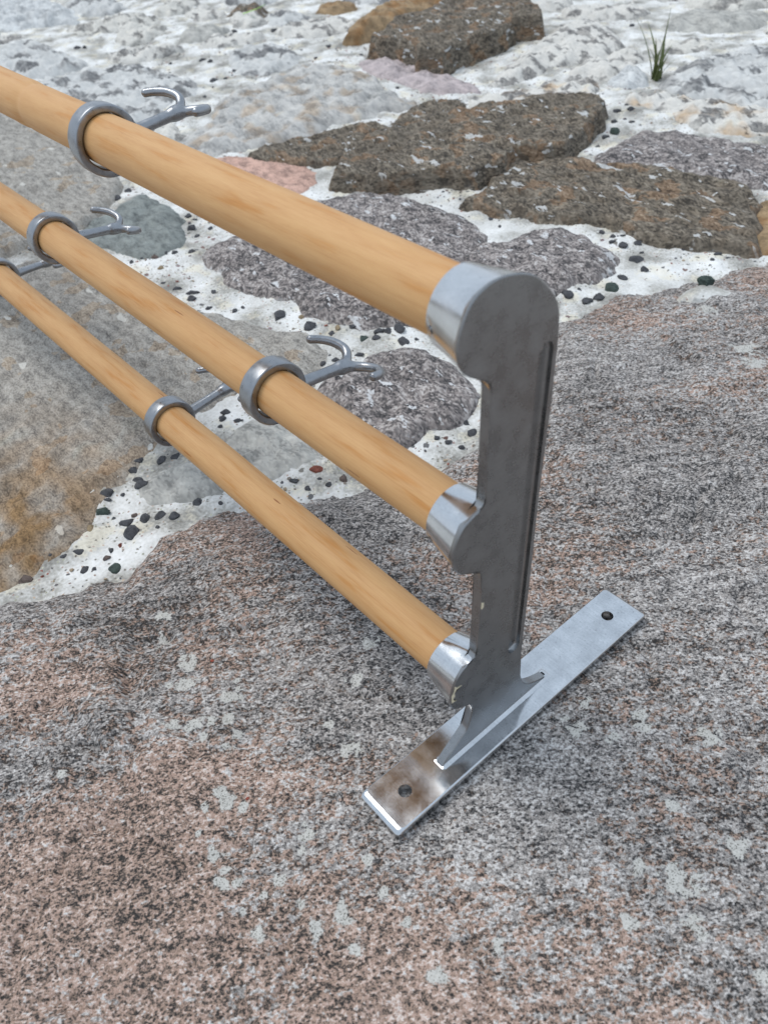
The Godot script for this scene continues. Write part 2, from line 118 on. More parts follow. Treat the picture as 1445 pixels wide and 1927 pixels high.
func _ready() -> void:
	# camera
	var cam := Camera3D.new()
	cam.name = "camera"
	cam.position = Vector3(0.16025, 0.38414 + LIFT, 0.27124)
	cam.rotation_order = EULER_ORDER_YXZ
	cam.rotation = Vector3(-0.7575, 0.92735, -0.10094)
	cam.near = 0.02
	cam.far = 60.0
	var look := CameraAttributesPhysical.new()
	look.frustum_focal_length = 18.62
	look.frustum_focus_distance = 0.50
	look.frustum_near = 0.02
	look.frustum_far = 60.0
	look.exposure_aperture = 9.0
	cam.attributes = look
	cam.fov = 65.6
	add_child(cam)
	# sky, sun, exposure
	var sky_mat := ProceduralSkyMaterial.new()
	sky_mat.sky_top_color = Color(0.80, 0.86, 0.93)
	sky_mat.sky_horizon_color = Color(0.85, 0.89, 0.94)
	sky_mat.sky_curve = 0.2
	sky_mat.ground_bottom_color = Color(0.45, 0.44, 0.43)
	sky_mat.ground_horizon_color = Color(0.6, 0.6, 0.6)
	sky_mat.sun_angle_max = 1.0
	var sky := Sky.new()
	sky.sky_material = sky_mat
	var env := Environment.new()
	env.background_mode = Environment.BG_SKY
	env.sky = sky
	env.tonemap_mode = Environment.TONE_MAPPER_LINEAR
	env.tonemap_exposure = 1.12
	env.sdfgi_enabled = true
	env.ssao_enabled = true
	env.ssil_enabled = true
	var world := WorldEnvironment.new()
	world.name = "world"
	world.environment = env
	add_child(world)
	var sun := DirectionalLight3D.new()
	sun.name = "sun"
	sun.light_energy = 0.5
	sun.light_color = Color(1.0, 0.985, 0.965)
	sun.light_angular_distance = 30.0
	sun.shadow_enabled = true
	sun.sky_mode = DirectionalLight3D.SKY_MODE_LIGHT_ONLY     # the cloud cover hides the disc
	sun.position = Vector3(-1.4, 3, 0.5)
	sun.look_at_from_position(sun.position, Vector3(0, 0, 0))
	add_child(sun)
	rng.seed = 41
	make_noises()
	make_materials()
	# the ground, then the rack, then small plants
	build_paving()
	build_rack()
	build_plants()


func make_noises() -> void:
	base_noise = noise(11, 2.1, FastNoiseLite.TYPE_SIMPLEX_SMOOTH, 2)
	mid_noise = noise(12, 22.0, FastNoiseLite.TYPE_SIMPLEX_SMOOTH, 3)
	fine_noise = noise(13, 95.0, FastNoiseLite.TYPE_SIMPLEX_SMOOTH, 2)


func noise(seed_no: int, freq: float, kind: int, octaves: int) -> FastNoiseLite:
	var n := FastNoiseLite.new()
	n.seed = seed_no
	n.frequency = freq
	n.noise_type = kind
	n.fractal_type = FastNoiseLite.FRACTAL_FBM if octaves > 1 else FastNoiseLite.FRACTAL_NONE
	n.fractal_octaves = octaves
	return n


# ---------------------------------------------------------------- textures

func grey(seed_no: int, freq: float, octaves: int, w: int, h: int, tiled: bool, sw := 0, sh := 0) -> PackedByteArray:
	# smooth noise; drawn at sw x sh and stretched to w x h where those are given
	var n := noise(seed_no, freq, FastNoiseLite.TYPE_SIMPLEX_SMOOTH, octaves)
	return pixels_of(n, w, h, tiled, sw, sh)


func cells(seed_no: int, freq: float, what: int, w: int, h: int, tiled: bool, sw := 0, sh := 0) -> PackedByteArray:
	var n := noise(seed_no, freq, FastNoiseLite.TYPE_CELLULAR, 1)
	n.cellular_return_type = what
	n.cellular_jitter = 1.0
	n.domain_warp_enabled = true
	n.domain_warp_amplitude = 0.55 / freq
	n.domain_warp_frequency = freq * 1.3
	n.domain_warp_fractal_type = FastNoiseLite.DOMAIN_WARP_FRACTAL_NONE
	return pixels_of(n, w, h, tiled, sw, sh)


func pixels_of(n: FastNoiseLite, w: int, h: int, tiled: bool, sw: int, sh: int) -> PackedByteArray:
	var iw := sw if sw > 0 else w
	var ih := sh if sh > 0 else h
	var im: Image = n.get_seamless_image(iw, ih, false, false, 0.12) if tiled else n.get_image(iw, ih)
	if iw != w or ih != h:
		im.resize(w, h, Image.INTERPOLATE_BILINEAR)
	im.convert(Image.FORMAT_L8)
	return im.get_data()


func ramp(stops: Array) -> PackedByteArray:
	# [[at, r, g, b], ...] -> 256 x rgb
	var o := PackedByteArray()
	o.resize(768)
	var k := 0
	for i in 256:
		while k < stops.size() - 2 and i > stops[k + 1][0]:
			k += 1
		var t: float = clampf(float(i - stops[k][0]) / float(stops[k + 1][0] - stops[k][0]), 0, 1)
		for c in 3:
			o[i * 3 + c] = int(lerpf(stops[k][c + 1], stops[k + 1][c + 1], t))
	return o


func picture(data: PackedByteArray, w: int, h: int, channels := 3) -> ImageTexture:
	var im := Image.create_from_data(w, h, false, Image.FORMAT_RGB8 if channels == 3 else Image.FORMAT_L8, data)
	im.generate_mipmaps()
	return ImageTexture.create_from_image(im)


const BW := 2048
const BSIZE := 0.86    # metres covered by the boulder's own texture
const BU0 := -0.44
const BV0 := -0.46


func boulder_uv(x: float, z: float) -> Vector2:
	var u := x * FOLIATION.x + z * FOLIATION.y
	var v := -x * FOLIATION.y + z * FOLIATION.x
	return Vector2((u - BU0) / BSIZE, (v - BV0) / BSIZE)


func boulder_textures() -> Array:
	var w := BW
	var a := cells(101, 0.42, FastNoiseLite.RETURN_CELL_VALUE, w, w, false, 1500, w)
	var b := cells(102, 0.2, FastNoiseLite.RETURN_CELL_VALUE, w, w, false, 1300, w)
	var c := cells(103, 0.9, FastNoiseLite.RETURN_CELL_VALUE, w, w, false)
	var streak := grey(104, 0.035, 4, w, w, false, 512, w)
	var rough := grey(105, 0.05, 4, w, w, false)
	# low resolution fields: composition, pinkness, lime
	var q := 256
	var soft := noise(106, 0.03, FastNoiseLite.TYPE_SIMPLEX_SMOOTH, 3)
	var soft2 := noise(107, 0.025, FastNoiseLite.TYPE_SIMPLEX_SMOOTH, 3)
	var bias := PackedByteArray(); bias.resize(q * q)
	var pink := PackedByteArray(); pink.resize(q * q)
	var bl := []
	for i in range(0, TONES.size(), 5):
		var uv := boulder_uv(TONES[i] * 0.001, TONES[i + 1] * 0.001) * q
		bl.append([uv.x, uv.y, TONES[i + 2] * 0.001 / BSIZE * q, TONES[i + 3], TONES[i + 4]])
	for y in q:
		for x in q:
			var dk := soft.get_noise_2d(x * 0.6, y) * 34.0
			var pk := 112.0 + soft2.get_noise_2d(x * 0.6, y) * 105.0
			for t in bl:
				var dx: float = (x - t[0]) / t[2]
				var dy: float = (y - t[1]) / t[2]
				var d2 := dx * dx + dy * dy
				if d2 < 4.0:
					var g := exp(-d2 * 1.4)
					pk += g * t[3] * 2.2
					dk -= g * t[4] * 1.3
			bias[y * q + x] = clampi(int(128.0 + dk), 0, 255)
			pink[y * q + x] = clampi(int(pk), 0, 255)
	var lq := 1024
	var lime := PackedByteArray(); lime.resize(lq * lq)
	for i in range(0, LIME.size(), 3):
		var uv := boulder_uv(LIME[i] * 0.001, LIME[i + 1] * 0.001) * lq
		var r := LIME[i + 2] * 0.0001 / BSIZE * lq
		for y in range(maxi(0, int(uv.y - r * 2)), mini(lq - 1, int(uv.y + r * 2))):
			for x in range(maxi(0, int(uv.x - r * 2)), mini(lq - 1, int(uv.x + r * 2))):
				var d := Vector2(x - uv.x, y - uv.y).length() / r
				var v := clampi(int(255.0 * (1.0 - d * 0.5)), 0, 255)
				if v > lime[y * lq + x]:
					lime[y * lq + x] = v
	bias = scaled(bias, q, w)
	pink = scaled(pink, q, w)
	lime = scaled(lime, lq, w)
	var rp := ramp([[0, 42, 40, 39], [45, 68, 62, 58], [80, 112, 98, 89], [118, 148, 126, 111], [165, 166, 140, 127], [215, 184, 161, 149], [255, 208, 196, 188]])
	var rg := ramp([[0, 40, 40, 41], [45, 64, 63, 63], [80, 102, 99, 97], [118, 132, 127, 123], [165, 150, 144, 140], [215, 175, 170, 165], [255, 206, 203, 200]])
	var n := w * w
	var out := PackedByteArray(); out.resize(n * 3)
	var hgt := PackedByteArray(); hgt.resize(n)
	for i in n:
		var v: int = (a[i] * 4 + b[i] + c[i] * 3) >> 3
		var st: int = streak[i] - 128
		v = ((v - 128) * 3 >> 1) + bias[i] + (st * 3 >> 3) + ((rough[i] - 128) >> 2) + 12
		var k := clampi(v, 0, 255)
		var lm: int = lime[i] + ((rough[i] - 128) * 3 >> 2) + ((streak[i] - 128) >> 2) + ((a[i] - 128) >> 3)
		var j := i * 3
		if lm > 166:
			var g := 156 + (c[i] >> 3) + (rough[i] >> 4)
			if c[i] < 26:
				g -= 60
			out[j] = g; out[j + 1] = g - 2; out[j + 2] = g - 8
			hgt[i] = 150 + (c[i] >> 4)
		else:
			var t := rp if (rough[i] * 3 + b[i] * 3 + a[i] * 2) >> 3 < pink[i] else rg
			k *= 3
			var dust := clampi(lm - 118, 0, 32)      # thin lime bloom round the patches, broken up by the grain
			if dust > 0 and c[i] > 120:
				out[j] = t[k] + ((165 - t[k]) * dust >> 6); out[j + 1] = t[k + 1] + ((165 - t[k + 1]) * dust >> 6); out[j + 2] = t[k + 2] + ((163 - t[k + 2]) * dust >> 6)
			else:
				out[j] = t[k]; out[j + 1] = t[k + 1]; out[j + 2] = t[k + 2]
			hgt[i] = clampi(60 + (rough[i] >> 1) + (c[i] >> 3) + (a[i] >> 3) + ((streak[i] - 128) >> 2), 0, 255)
	return [picture(out, w, w), picture(hgt, w, w, 1)]


func scaled(d: PackedByteArray, from: int, to: int) -> PackedByteArray:
	var im := Image.create_from_data(from, from, false, Image.FORMAT_L8, d)
	im.resize(to, to, Image.INTERPOLATE_CUBIC)
	return im.get_data()


func granite_tile() -> Array:
	var w := 1024
	var a := cells(201, 0.3, FastNoiseLite.RETURN_CELL_VALUE, w, w, true, 860, w)
	var b := cells(202, 0.09, FastNoiseLite.RETURN_CELL_VALUE, w, w, true, 700, w)
	var f := grey(203, 0.012, 4, w, w, true)
	var l := grey(204, 0.03, 4, w, w, true, 500, w)
	var t := ramp([[0, 52, 51, 52], [60, 82, 79, 79], [110, 114, 108, 106], [150, 140, 132, 129], [195, 166, 159, 155], [255, 192, 187, 183]])
	var n := w * w
	var out := PackedByteArray(); out.resize(n * 3)
	var hgt := PackedByteArray(); hgt.resize(n)
	for i in n:
		var v := clampi(((a[i] * 5 + b[i] * 3) >> 3) + ((f[i] - 128) >> 2), 0, 255) * 3
		var j := i * 3
		if l[i] + (a[i] >> 3) > 212:
			var g := 176 + (a[i] >> 3)
			out[j] = g; out[j + 1] = g; out[j + 2] = g
		else:
			out[j] = t[v]; out[j + 1] = t[v + 1]; out[j + 2] = t[v + 2]
		hgt[i] = clampi((f[i] >> 1) + (l[i] >> 2) + (a[i] >> 2), 0, 255)
	return [picture(out, w, w), picture(hgt, w, w, 1)]


func slab_tile() -> Array:
	# fine grained grey-brown stone with pale flecks
	var w := 1024
	var a := cells(211, 0.5, FastNoiseLite.RETURN_CELL_VALUE, w, w, true, 760, w)
	var s := grey(212, 0.05, 4, w, w, true, 360, w)
	var f := grey(213, 0.008, 4, w, w, true)
	var k := cells(214, 0.045, FastNoiseLite.RETURN_CELL_VALUE, w, w, true, 600, w)
	var d := cells(214, 0.045, FastNoiseLite.RETURN_DISTANCE, w, w, true, 600, w)
	var g1 := ramp([[0, 84, 83, 82], [70, 126, 124, 122], [128, 156, 154, 150], [190, 178, 176, 173], [255, 204, 203, 200]])
	var g2 := ramp([[0, 80, 73, 67], [70, 118, 109, 100], [128, 150, 140, 128], [190, 174, 164, 152], [255, 198, 190, 180]])
	var n := w * w
	var out := PackedByteArray(); out.resize(n * 3)
	var hgt := PackedByteArray(); hgt.resize(n)
	for i in n:
		var v := clampi(((a[i] * 4 + s[i] * 4) >> 3) + ((f[i] - 128) >> 3), 0, 255)
		var j := i * 3
		if k[i] > 249 and d[i] < 40 + (s[i] >> 2):
			v = 190 + (a[i] >> 4)
			out[j] = v; out[j + 1] = v; out[j + 2] = v - 3
		else:
			var t := g2 if f[i] + (s[i] >> 3) > 188 else g1
			v *= 3
			out[j] = t[v]; out[j + 1] = t[v + 1]; out[j + 2] = t[v + 2]
		hgt[i] = clampi((s[i] >> 1) + (a[i] >> 2) + (f[i] >> 2), 0, 255)
	return [picture(out, w, w), picture(hgt, w, w, 1)]


func brown_tile() -> Array:
	# foliated brown stone with lime caught in its hollows
	var w := 1024
	var a := cells(221, 0.3, FastNoiseLite.RETURN_CELL_VALUE, w, w, true, 600, w)
	var s := grey(222, 0.05, 5, w, w, true, 420, w)
	var f := grey(223, 0.007, 4, w, w, true)
	var l := grey(224, 0.022, 5, w, w, true, 420, w)
	var g1 := ramp([[0, 46, 43, 40], [80, 88, 81, 73], [128, 118, 109, 98], [180, 144, 134, 121], [255, 176, 167, 154]])
	var g2 := ramp([[0, 48, 40, 33], [80, 92, 76, 62], [128, 122, 102, 84], [180, 146, 124, 104], [255, 176, 158, 138]])
	var n := w * w
	var out := PackedByteArray(); out.resize(n * 3)
	var hgt := PackedByteArray(); hgt.resize(n)
	for i in n:
		var v := clampi(((a[i] * 4 + s[i] * 4) >> 3) + ((f[i] - 128) >> 2), 0, 255)
		var j := i * 3
		if l[i] + (a[i] >> 4) + (f[i] >> 3) > 221:
			v = 180 + (a[i] >> 3)
			out[j] = v; out[j + 1] = v; out[j + 2] = v
			hgt[i] = 120
		else:
			var t := g2 if f[i] + (s[i] >> 2) > 196 else g1
			v *= 3
			out[j] = t[v]; out[j + 1] = t[v + 1]; out[j + 2] = t[v + 2]
			hgt[i] = clampi((s[i] >> 1) + (l[i] >> 2) + (a[i] >> 3), 0, 255)
	return [picture(out, w, w), picture(hgt, w, w, 1)]


func limed_tile() -> Array:
	# grey stone half covered in lime wash
	var w := 1024
	var a := cells(231, 0.2, FastNoiseLite.RETURN_CELL_VALUE, w, w, true, 700, w)
	var s := grey(232, 0.02, 5, w, w, true, 620, w)
	var l := grey(233, 0.011, 5, w, w, true, 700, w)
	var g1 := ramp([[0, 84, 85, 87], [90, 124, 124, 125], [140, 156, 155, 154], [200, 184, 182, 180], [255, 208, 207, 205]])
	var n := w * w
	var out := PackedByteArray(); out.resize(n * 3)
	var hgt := PackedByteArray(); hgt.resize(n)
	for i in n:
		var v := clampi((a[i] * 3 + s[i] * 5) >> 3, 0, 255)
		var m := clampi((l[i] + ((s[i] - 128) >> 1) + ((a[i] - 128) >> 3) - 88) * 7, 0, 225)
		var j := i * 3
		var g := 206 + (a[i] >> 4)
		v *= 3
		out[j] = g1[v] + ((g - g1[v]) * m >> 8); out[j + 1] = g1[v + 1] + ((g - g1[v + 1]) * m >> 8); out[j + 2] = g1[v + 2] + ((g - 2 - g1[v + 2]) * m >> 8)
		hgt[i] = clampi((s[i] >> 1) + (l[i] >> 2) + (a[i] >> 3), 0, 255)
	return [picture(out, w, w), picture(hgt, w, w, 1)]


func soft_tile() -> Array:
	# pale mottled stone, tinted by its material
	var w := 1024
	var a := cells(241, 0.25, FastNoiseLite.RETURN_CELL_VALUE, w, w, true, 700, w)
	var s := grey(242, 0.025, 5, w, w, true, 560, w)
	var f := grey(243, 0.008, 4, w, w, true)
	var g1 := ramp([[0, 120, 120, 121], [80, 176, 176, 176], [128, 214, 213, 212], [190, 238, 237, 235], [255, 250, 250, 249]])
	var n := w * w
	var out := PackedByteArray(); out.resize(n * 3)
	var hgt := PackedByteArray(); hgt.resize(n)
	for i in n:
		var v := clampi(((a[i] * 2 + s[i] * 4 + f[i] * 2) >> 3), 0, 255) * 3
		var j := i * 3
		out[j] = g1[v]; out[j + 1] = g1[v + 1]; out[j + 2] = g1[v + 2]
		hgt[i] = clampi((s[i] >> 1) + (f[i] >> 2) + (a[i] >> 3), 0, 255)
	return [picture(out, w, w), picture(hgt, w, w, 1)]


func mortar_tile() -> Array:
	var w := 2048
	var f := grey(251, 0.006, 5, w, w, true)
	var y := grey(252, 0.009, 4, w, w, true)
	var s := grey(253, 0.12, 3, w, w, true)
	var k := cells(254, 0.055, FastNoiseLite.RETURN_CELL_VALUE, w, w, true)
	var d := cells(254, 0.055, FastNoiseLite.RETURN_DISTANCE, w, w, true)
	var k2 := cells(255, 0.16, FastNoiseLite.RETURN_CELL_VALUE, w, w, true)
	var d2 := cells(255, 0.16, FastNoiseLite.RETURN_DISTANCE, w, w, true)
	var g1 := ramp([[0, 128, 126, 121], [80, 170, 168, 162], [135, 202, 201, 197], [190, 220, 220, 217], [255, 234, 234, 233]])
	var g2 := ramp([[0, 160, 154, 140], [90, 196, 190, 174], [140, 214, 208, 191], [255, 228, 223, 210]])
	var n := w * w
	var out := PackedByteArray(); out.resize(n * 3)
	var hgt := PackedByteArray(); hgt.resize(n)
	for i in n:
		var v := clampi(((f[i] * 5 + s[i] * 3) >> 3) + ((f[i] - 128) >> 1) + ((k2[i] - 128) >> 3), 0, 255) * 3
		var j := i * 3
		var h := 96 + (s[i] >> 2) + (f[i] >> 3)
		# sand and grit: sparse cells, denser where the bed is yellow
		if k[i] > 248 - (y[i] >> 4) and d[i] < 40 + (k[i] & 31):
			var c := 70 + ((k[i] * 7) & 63)
			out[j] = c + ((k[i] & 3) * 9); out[j + 1] = c + ((k[i] & 1) * 6); out[j + 2] = c
			h += 40
		elif k2[i] > 240 - (y[i] >> 4) and d2[i] < 70:
			var c := 110 + ((k2[i] * 5) & 63)
			out[j] = c + ((k2[i] & 7) * 5); out[j + 1] = c + ((k2[i] & 3) * 5); out[j + 2] = c - 6
			h += 22
		elif k2[i] < 14 and d2[i] < 60:
			out[j] = 140; out[j + 1] = 136; out[j + 2] = 126      # pit
			h = 40
		else:
			var m := clampi((y[i] + ((s[i] - 128) >> 2) - 160) * 5, 0, 210)
			out[j] = g1[v] + ((g2[v] - g1[v]) * m >> 8); out[j + 1] = g1[v + 1] + ((g2[v + 1] - g1[v + 1]) * m >> 8); out[j + 2] = g1[v + 2] + ((g2[v + 2] - g1[v + 2]) * m >> 8)
		hgt[i] = clampi(h, 0, 255)
	return [picture(out, w, w), picture(hgt, w, w, 1)]


func wood_texture() -> ImageTexture:
	var w := 2048
	var h := 512
	var s := grey(261, 0.22, 4, w, h, true, 60, h)
	var s2 := grey(262, 0.4, 2, w, h, true, 300, h)
	var f := grey(263, 0.02, 4, w, h, true, 700, h)
	var k := cells(264, 0.05, FastNoiseLite.RETURN_CELL_VALUE, w, h, true, 500, h)
	var d := cells(264, 0.05, FastNoiseLite.RETURN_DISTANCE, w, h, true, 500, h)
	var g1 := ramp([[0, 168, 118, 74], [80, 195, 147, 97], [128, 207, 161, 109], [190, 216, 173, 121], [255, 227, 190, 142]])
	var out := PackedByteArray(); out.resize(w * h * 3)
	for i in w * h:
		var v := clampi(128 + ((s[i] - 128) >> 2) + ((s2[i] - 128) >> 2) + ((f[i] - 128) * 3 >> 3), 0, 255) * 3
		var j := i * 3
		var r := g1[v]
		var g := g1[v + 1]
		var b := g1[v + 2]
		if k[i] > 250 and d[i] < 26:
			r = r * 3 >> 2; g = g * 5 >> 3; b = b * 9 >> 4
		if f[i] < 96:
			g -= (96 - f[i]) >> 3; b -= (96 - f[i]) >> 2
		out[j] = r; out[j + 1] = g; out[j + 2] = b
	return picture(out, w, h)


func metal_textures() -> Array:
	# roughness (stains, handling marks) and faint relief
	var w := 512
	var f := grey(271, 0.012, 4, w, w, true)
	var s := grey(272, 0.12, 3, w, w, true)
	var sc := grey(273, 0.25, 2, w, w, true, 24, w)
	var r := PackedByteArray(); r.resize(w * w)
	var al := PackedByteArray(); al.resize(w * w * 3)
	for i in w * w:
		r[i] = clampi(70 + (f[i] >> 1) + (s[i] >> 3) + (sc[i] >> 4), 0, 255)
		var c := clampi(232 + ((f[i] - 128) >> 3) + ((s[i] - 128) >> 4) + ((sc[i] - 128) >> 4) - (70 if s[i] < 34 else 0), 0, 255)
		al[i * 3] = c; al[i * 3 + 1] = c; al[i * 3 + 2] = c
	return [picture(r, w, w, 1), picture(al, w, w)]


func stone_mat(tex: Array, tint: Color, scale: float, relief: float) -> StandardMaterial3D:
	var m := StandardMaterial3D.new()
	m.albedo_texture = tex[0]
	m.albedo_color = tint
	m.roughness = 0.88
	m.metallic_specular = 0.35
	m.uv1_triplanar = true
	m.uv1_world_triplanar = true
	m.uv1_scale = Vector3.ONE * scale
	m.uv1_triplanar_sharpness = 4.0
	m.heightmap_enabled = true
	m.heightmap_texture = tex[1]
	m.heightmap_scale = relief
	m.vertex_color_use_as_albedo = true
	return m


func make_materials() -> void:
	var makers := {"boulder": boulder_textures, "granite2": granite_tile, "slab": slab_tile, "brown": brown_tile, "limed": limed_tile, "soft": soft_tile, "mortar": mortar_tile}
	var made := {}
	var threads := {}
	for k in makers:
		var th := Thread.new()
		th.start(makers[k])
		threads[k] = th
	for k in threads:
		made[k] = threads[k].wait_to_finish()
	var m := StandardMaterial3D.new()
	m.albedo_texture = made.boulder[0]
	m.roughness = 0.85
	m.metallic_specular = 0.4
	m.heightmap_enabled = true
	m.heightmap_texture = made.boulder[1]
	m.heightmap_scale = 0.3
	mats.granite = m
	mats.granite2 = stone_mat(made.granite2, Color(1, 1, 1), 2.0, 0.14)
	mats.slab = stone_mat(made.slab, Color(1.0, 0.985, 0.96), 2.0, 0.12)
	mats.brown = stone_mat(made.brown, Color(0.93, 0.93, 0.92), 2.0, 0.2)
	mats.limed = stone_mat(made.limed, Color(1.0, 0.985, 0.96), 2.0, 0.3)
	mats.bluegrey = stone_mat(made.limed, Color(0.95, 0.95, 0.945), 1.2, 0.3)
	mats.white = stone_mat(made.soft, Color(0.92, 0.93, 0.93), 2.0, 0.25)
	mats.chalk = stone_mat(made.limed, Color(1.0, 0.985, 0.955), 2.0, 0.3)
	mats.pale = stone_mat(made.soft, Color(0.84, 0.835, 0.82), 1.6, 0.2)
	mats.palegrey = stone_mat(made.soft, Color(0.82, 0.815, 0.79), 2.2, 0.15)
	mats.pink = stone_mat(made.soft, Color(0.90, 0.745, 0.68), 2.5, 0.15)
	mats.palepink = stone_mat(made.soft, Color(0.83, 0.78, 0.78), 2.0, 0.2)
	mats.green = stone_mat(made.soft, Color(0.60, 0.625, 0.615), 2.6, 0.25)
	mats.tan = stone_mat(made.soft, Color(0.70, 0.60, 0.47), 2.2, 0.3)
	mats.mortar = stone_mat(made.mortar, Color(1, 1, 1), 1.1, 0.18)
	var tones := [Color(0.35, 0.355, 0.37), Color(0.30, 0.35, 0.33), Color(0.66, 0.59, 0.48), Color(0.44, 0.39, 0.37), Color(0.56, 0.34, 0.29), Color(0.66, 0.36, 0.30), Color(0.85, 0.82, 0.78)]
	for i in tones.size():
		mats["pebble%d" % i] = stone_mat(made.soft, tones[i], 9.0, 0.06)
	# wood and metal
	m = StandardMaterial3D.new()
	m.albedo_texture = wood_texture()
	m.albedo_color = Color(0.96, 0.955, 0.95)
	m.roughness = 0.58
	m.metallic_specular = 0.4
	mats.wood = m
	var mt := metal_textures()
	mats.polished = metal(mt, Color(0.88, 0.89, 0.90), 0.28, 9.0)
	mats.cast = metal(mt, Color(0.64, 0.645, 0.65), 0.48, 11.0)
	mats.silver = metal(mt, Color(0.66, 0.67, 0.685), 0.55, 30.0)
	m = StandardMaterial3D.new()
	m.albedo_color = Color(0.83, 0.79, 0.68)
	m.roughness = 0.6
	mats.cream = m
	m = StandardMaterial3D.new()
	m.albedo_color = Color(0.36, 0.40, 0.22)
	m.roughness = 0.6
	m.backlight_enabled = true
	m.backlight = Color(0.2, 0.25, 0.1)
	mats.grass = m
	m = m.duplicate()
	m.albedo_color = Color(0.60, 0.80, 0.34)
	mats.leaf = m


func metal(mt: Array, tint: Color, rough: float, scale: float) -> StandardMaterial3D:
	var m := StandardMaterial3D.new()
	m.metallic = 1.0
	m.albedo_color = tint
	m.albedo_texture = mt[1]
	m.roughness = rough
	m.roughness_texture = mt[0]
	m.uv1_triplanar = true
	m.uv1_scale = Vector3.ONE * scale
	return m


# ---------------------------------------------------------------- mesh helpers

class Solid:
	# gathers triangles; commit() turns them outwards and shades each smooth group on its own
	var at := PackedVector3Array()
	var group := PackedInt32Array()

	func tri(a: Vector3, b: Vector3, c: Vector3, g: int) -> void:
		at.append(a); at.append(b); at.append(c)
		group.append(g)

	func quad(a: Vector3, b: Vector3, c: Vector3, d: Vector3, g: int) -> void:
		tri(a, b, c, g)
		tri(a, c, d, g)

	func loft(r0: PackedVector3Array, r1: PackedVector3Array, g: int) -> void:
		var n := r0.size()
		for i in n:
			var j := (i + 1) % n
			quad(r0[i], r0[j], r1[j], r1[i], g)

	func fan(r: PackedVector3Array, c: Vector3, g: int, flip := false) -> void:
		var n := r.size()
		for i in n:
			if flip:
				tri(r[(i + 1) % n], r[i], c, g)
			else:
				tri(r[i], r[(i + 1) % n], c, g)

	func face(flat: PackedVector2Array, lift: Callable, g: int, up: Vector3) -> void:
		# a flat polygon; up tells which way it looks
		var ix := Geometry2D.triangulate_polygon(flat)
		for i in range(0, ix.size(), 3):
			var a: Vector3 = lift.call(flat[ix[i]])
			var b: Vector3 = lift.call(flat[ix[i + 1]])
			var c: Vector3 = lift.call(flat[ix[i + 2]])
			if (b - a).cross(c - a).dot(up) < 0:
				tri(a, c, b, g)
			else:
				tri(a, b, c, g)

	func commit(mat: Material) -> ArrayMesh:
		# the gathered order is counter-clockwise seen from outside; Godot wants clockwise
		var st := SurfaceTool.new()
		st.begin(Mesh.PRIMITIVE_TRIANGLES)
		for t in group.size():
			st.set_smooth_group(group[t])
			st.add_vertex(at[t * 3])
			st.add_vertex(at[t * 3 + 2])
			st.add_vertex(at[t * 3 + 1])
		st.index()
		st.generate_normals()
		st.set_material(mat)
		return st.commit()


func put(called: String, mesh: Mesh, parent: Node) -> MeshInstance3D:
	var o := MeshInstance3D.new()
	o.name = called
	o.mesh = mesh
	parent.add_child(o, true)
	return o


func tag(o: Node, label: String, category := "", kind := "") -> void:
	o.set_meta("label", label)
	if category:
		o.set_meta("category", category)
	if kind:
		o.set_meta("kind", kind)


func spline(pts: PackedVector2Array, per: int) -> PackedVector2Array:
	var o := PackedVector2Array()
	for i in pts.size() - 1:
		var a := pts[maxi(i - 1, 0)]
		var d := pts[mini(i + 2, pts.size() - 1)]
		for k in per:
			o.append(pts[i].cubic_interpolate(pts[i + 1], a, d, float(k) / per))
	o.append(pts[pts.size() - 1])
	return o


func inset(pts: PackedVector2Array, by: PackedFloat32Array) -> PackedVector2Array:
	# moves each point of a closed outline inwards along its normal
	var n := pts.size()
	var area := 0.0
	for i in n:
		area += pts[i].cross(pts[(i + 1) % n])
	var turn := 1.0 if area > 0 else -1.0
	var o := PackedVector2Array()
	for i in n:
		var t := (pts[(i + 1) % n] - pts[i]).normalized() + (pts[i] - pts[(i + n - 1) % n]).normalized()
		t = t.normalized()
		o.append(pts[i] + Vector2(-t.y, t.x) * turn * by[i])
	return o


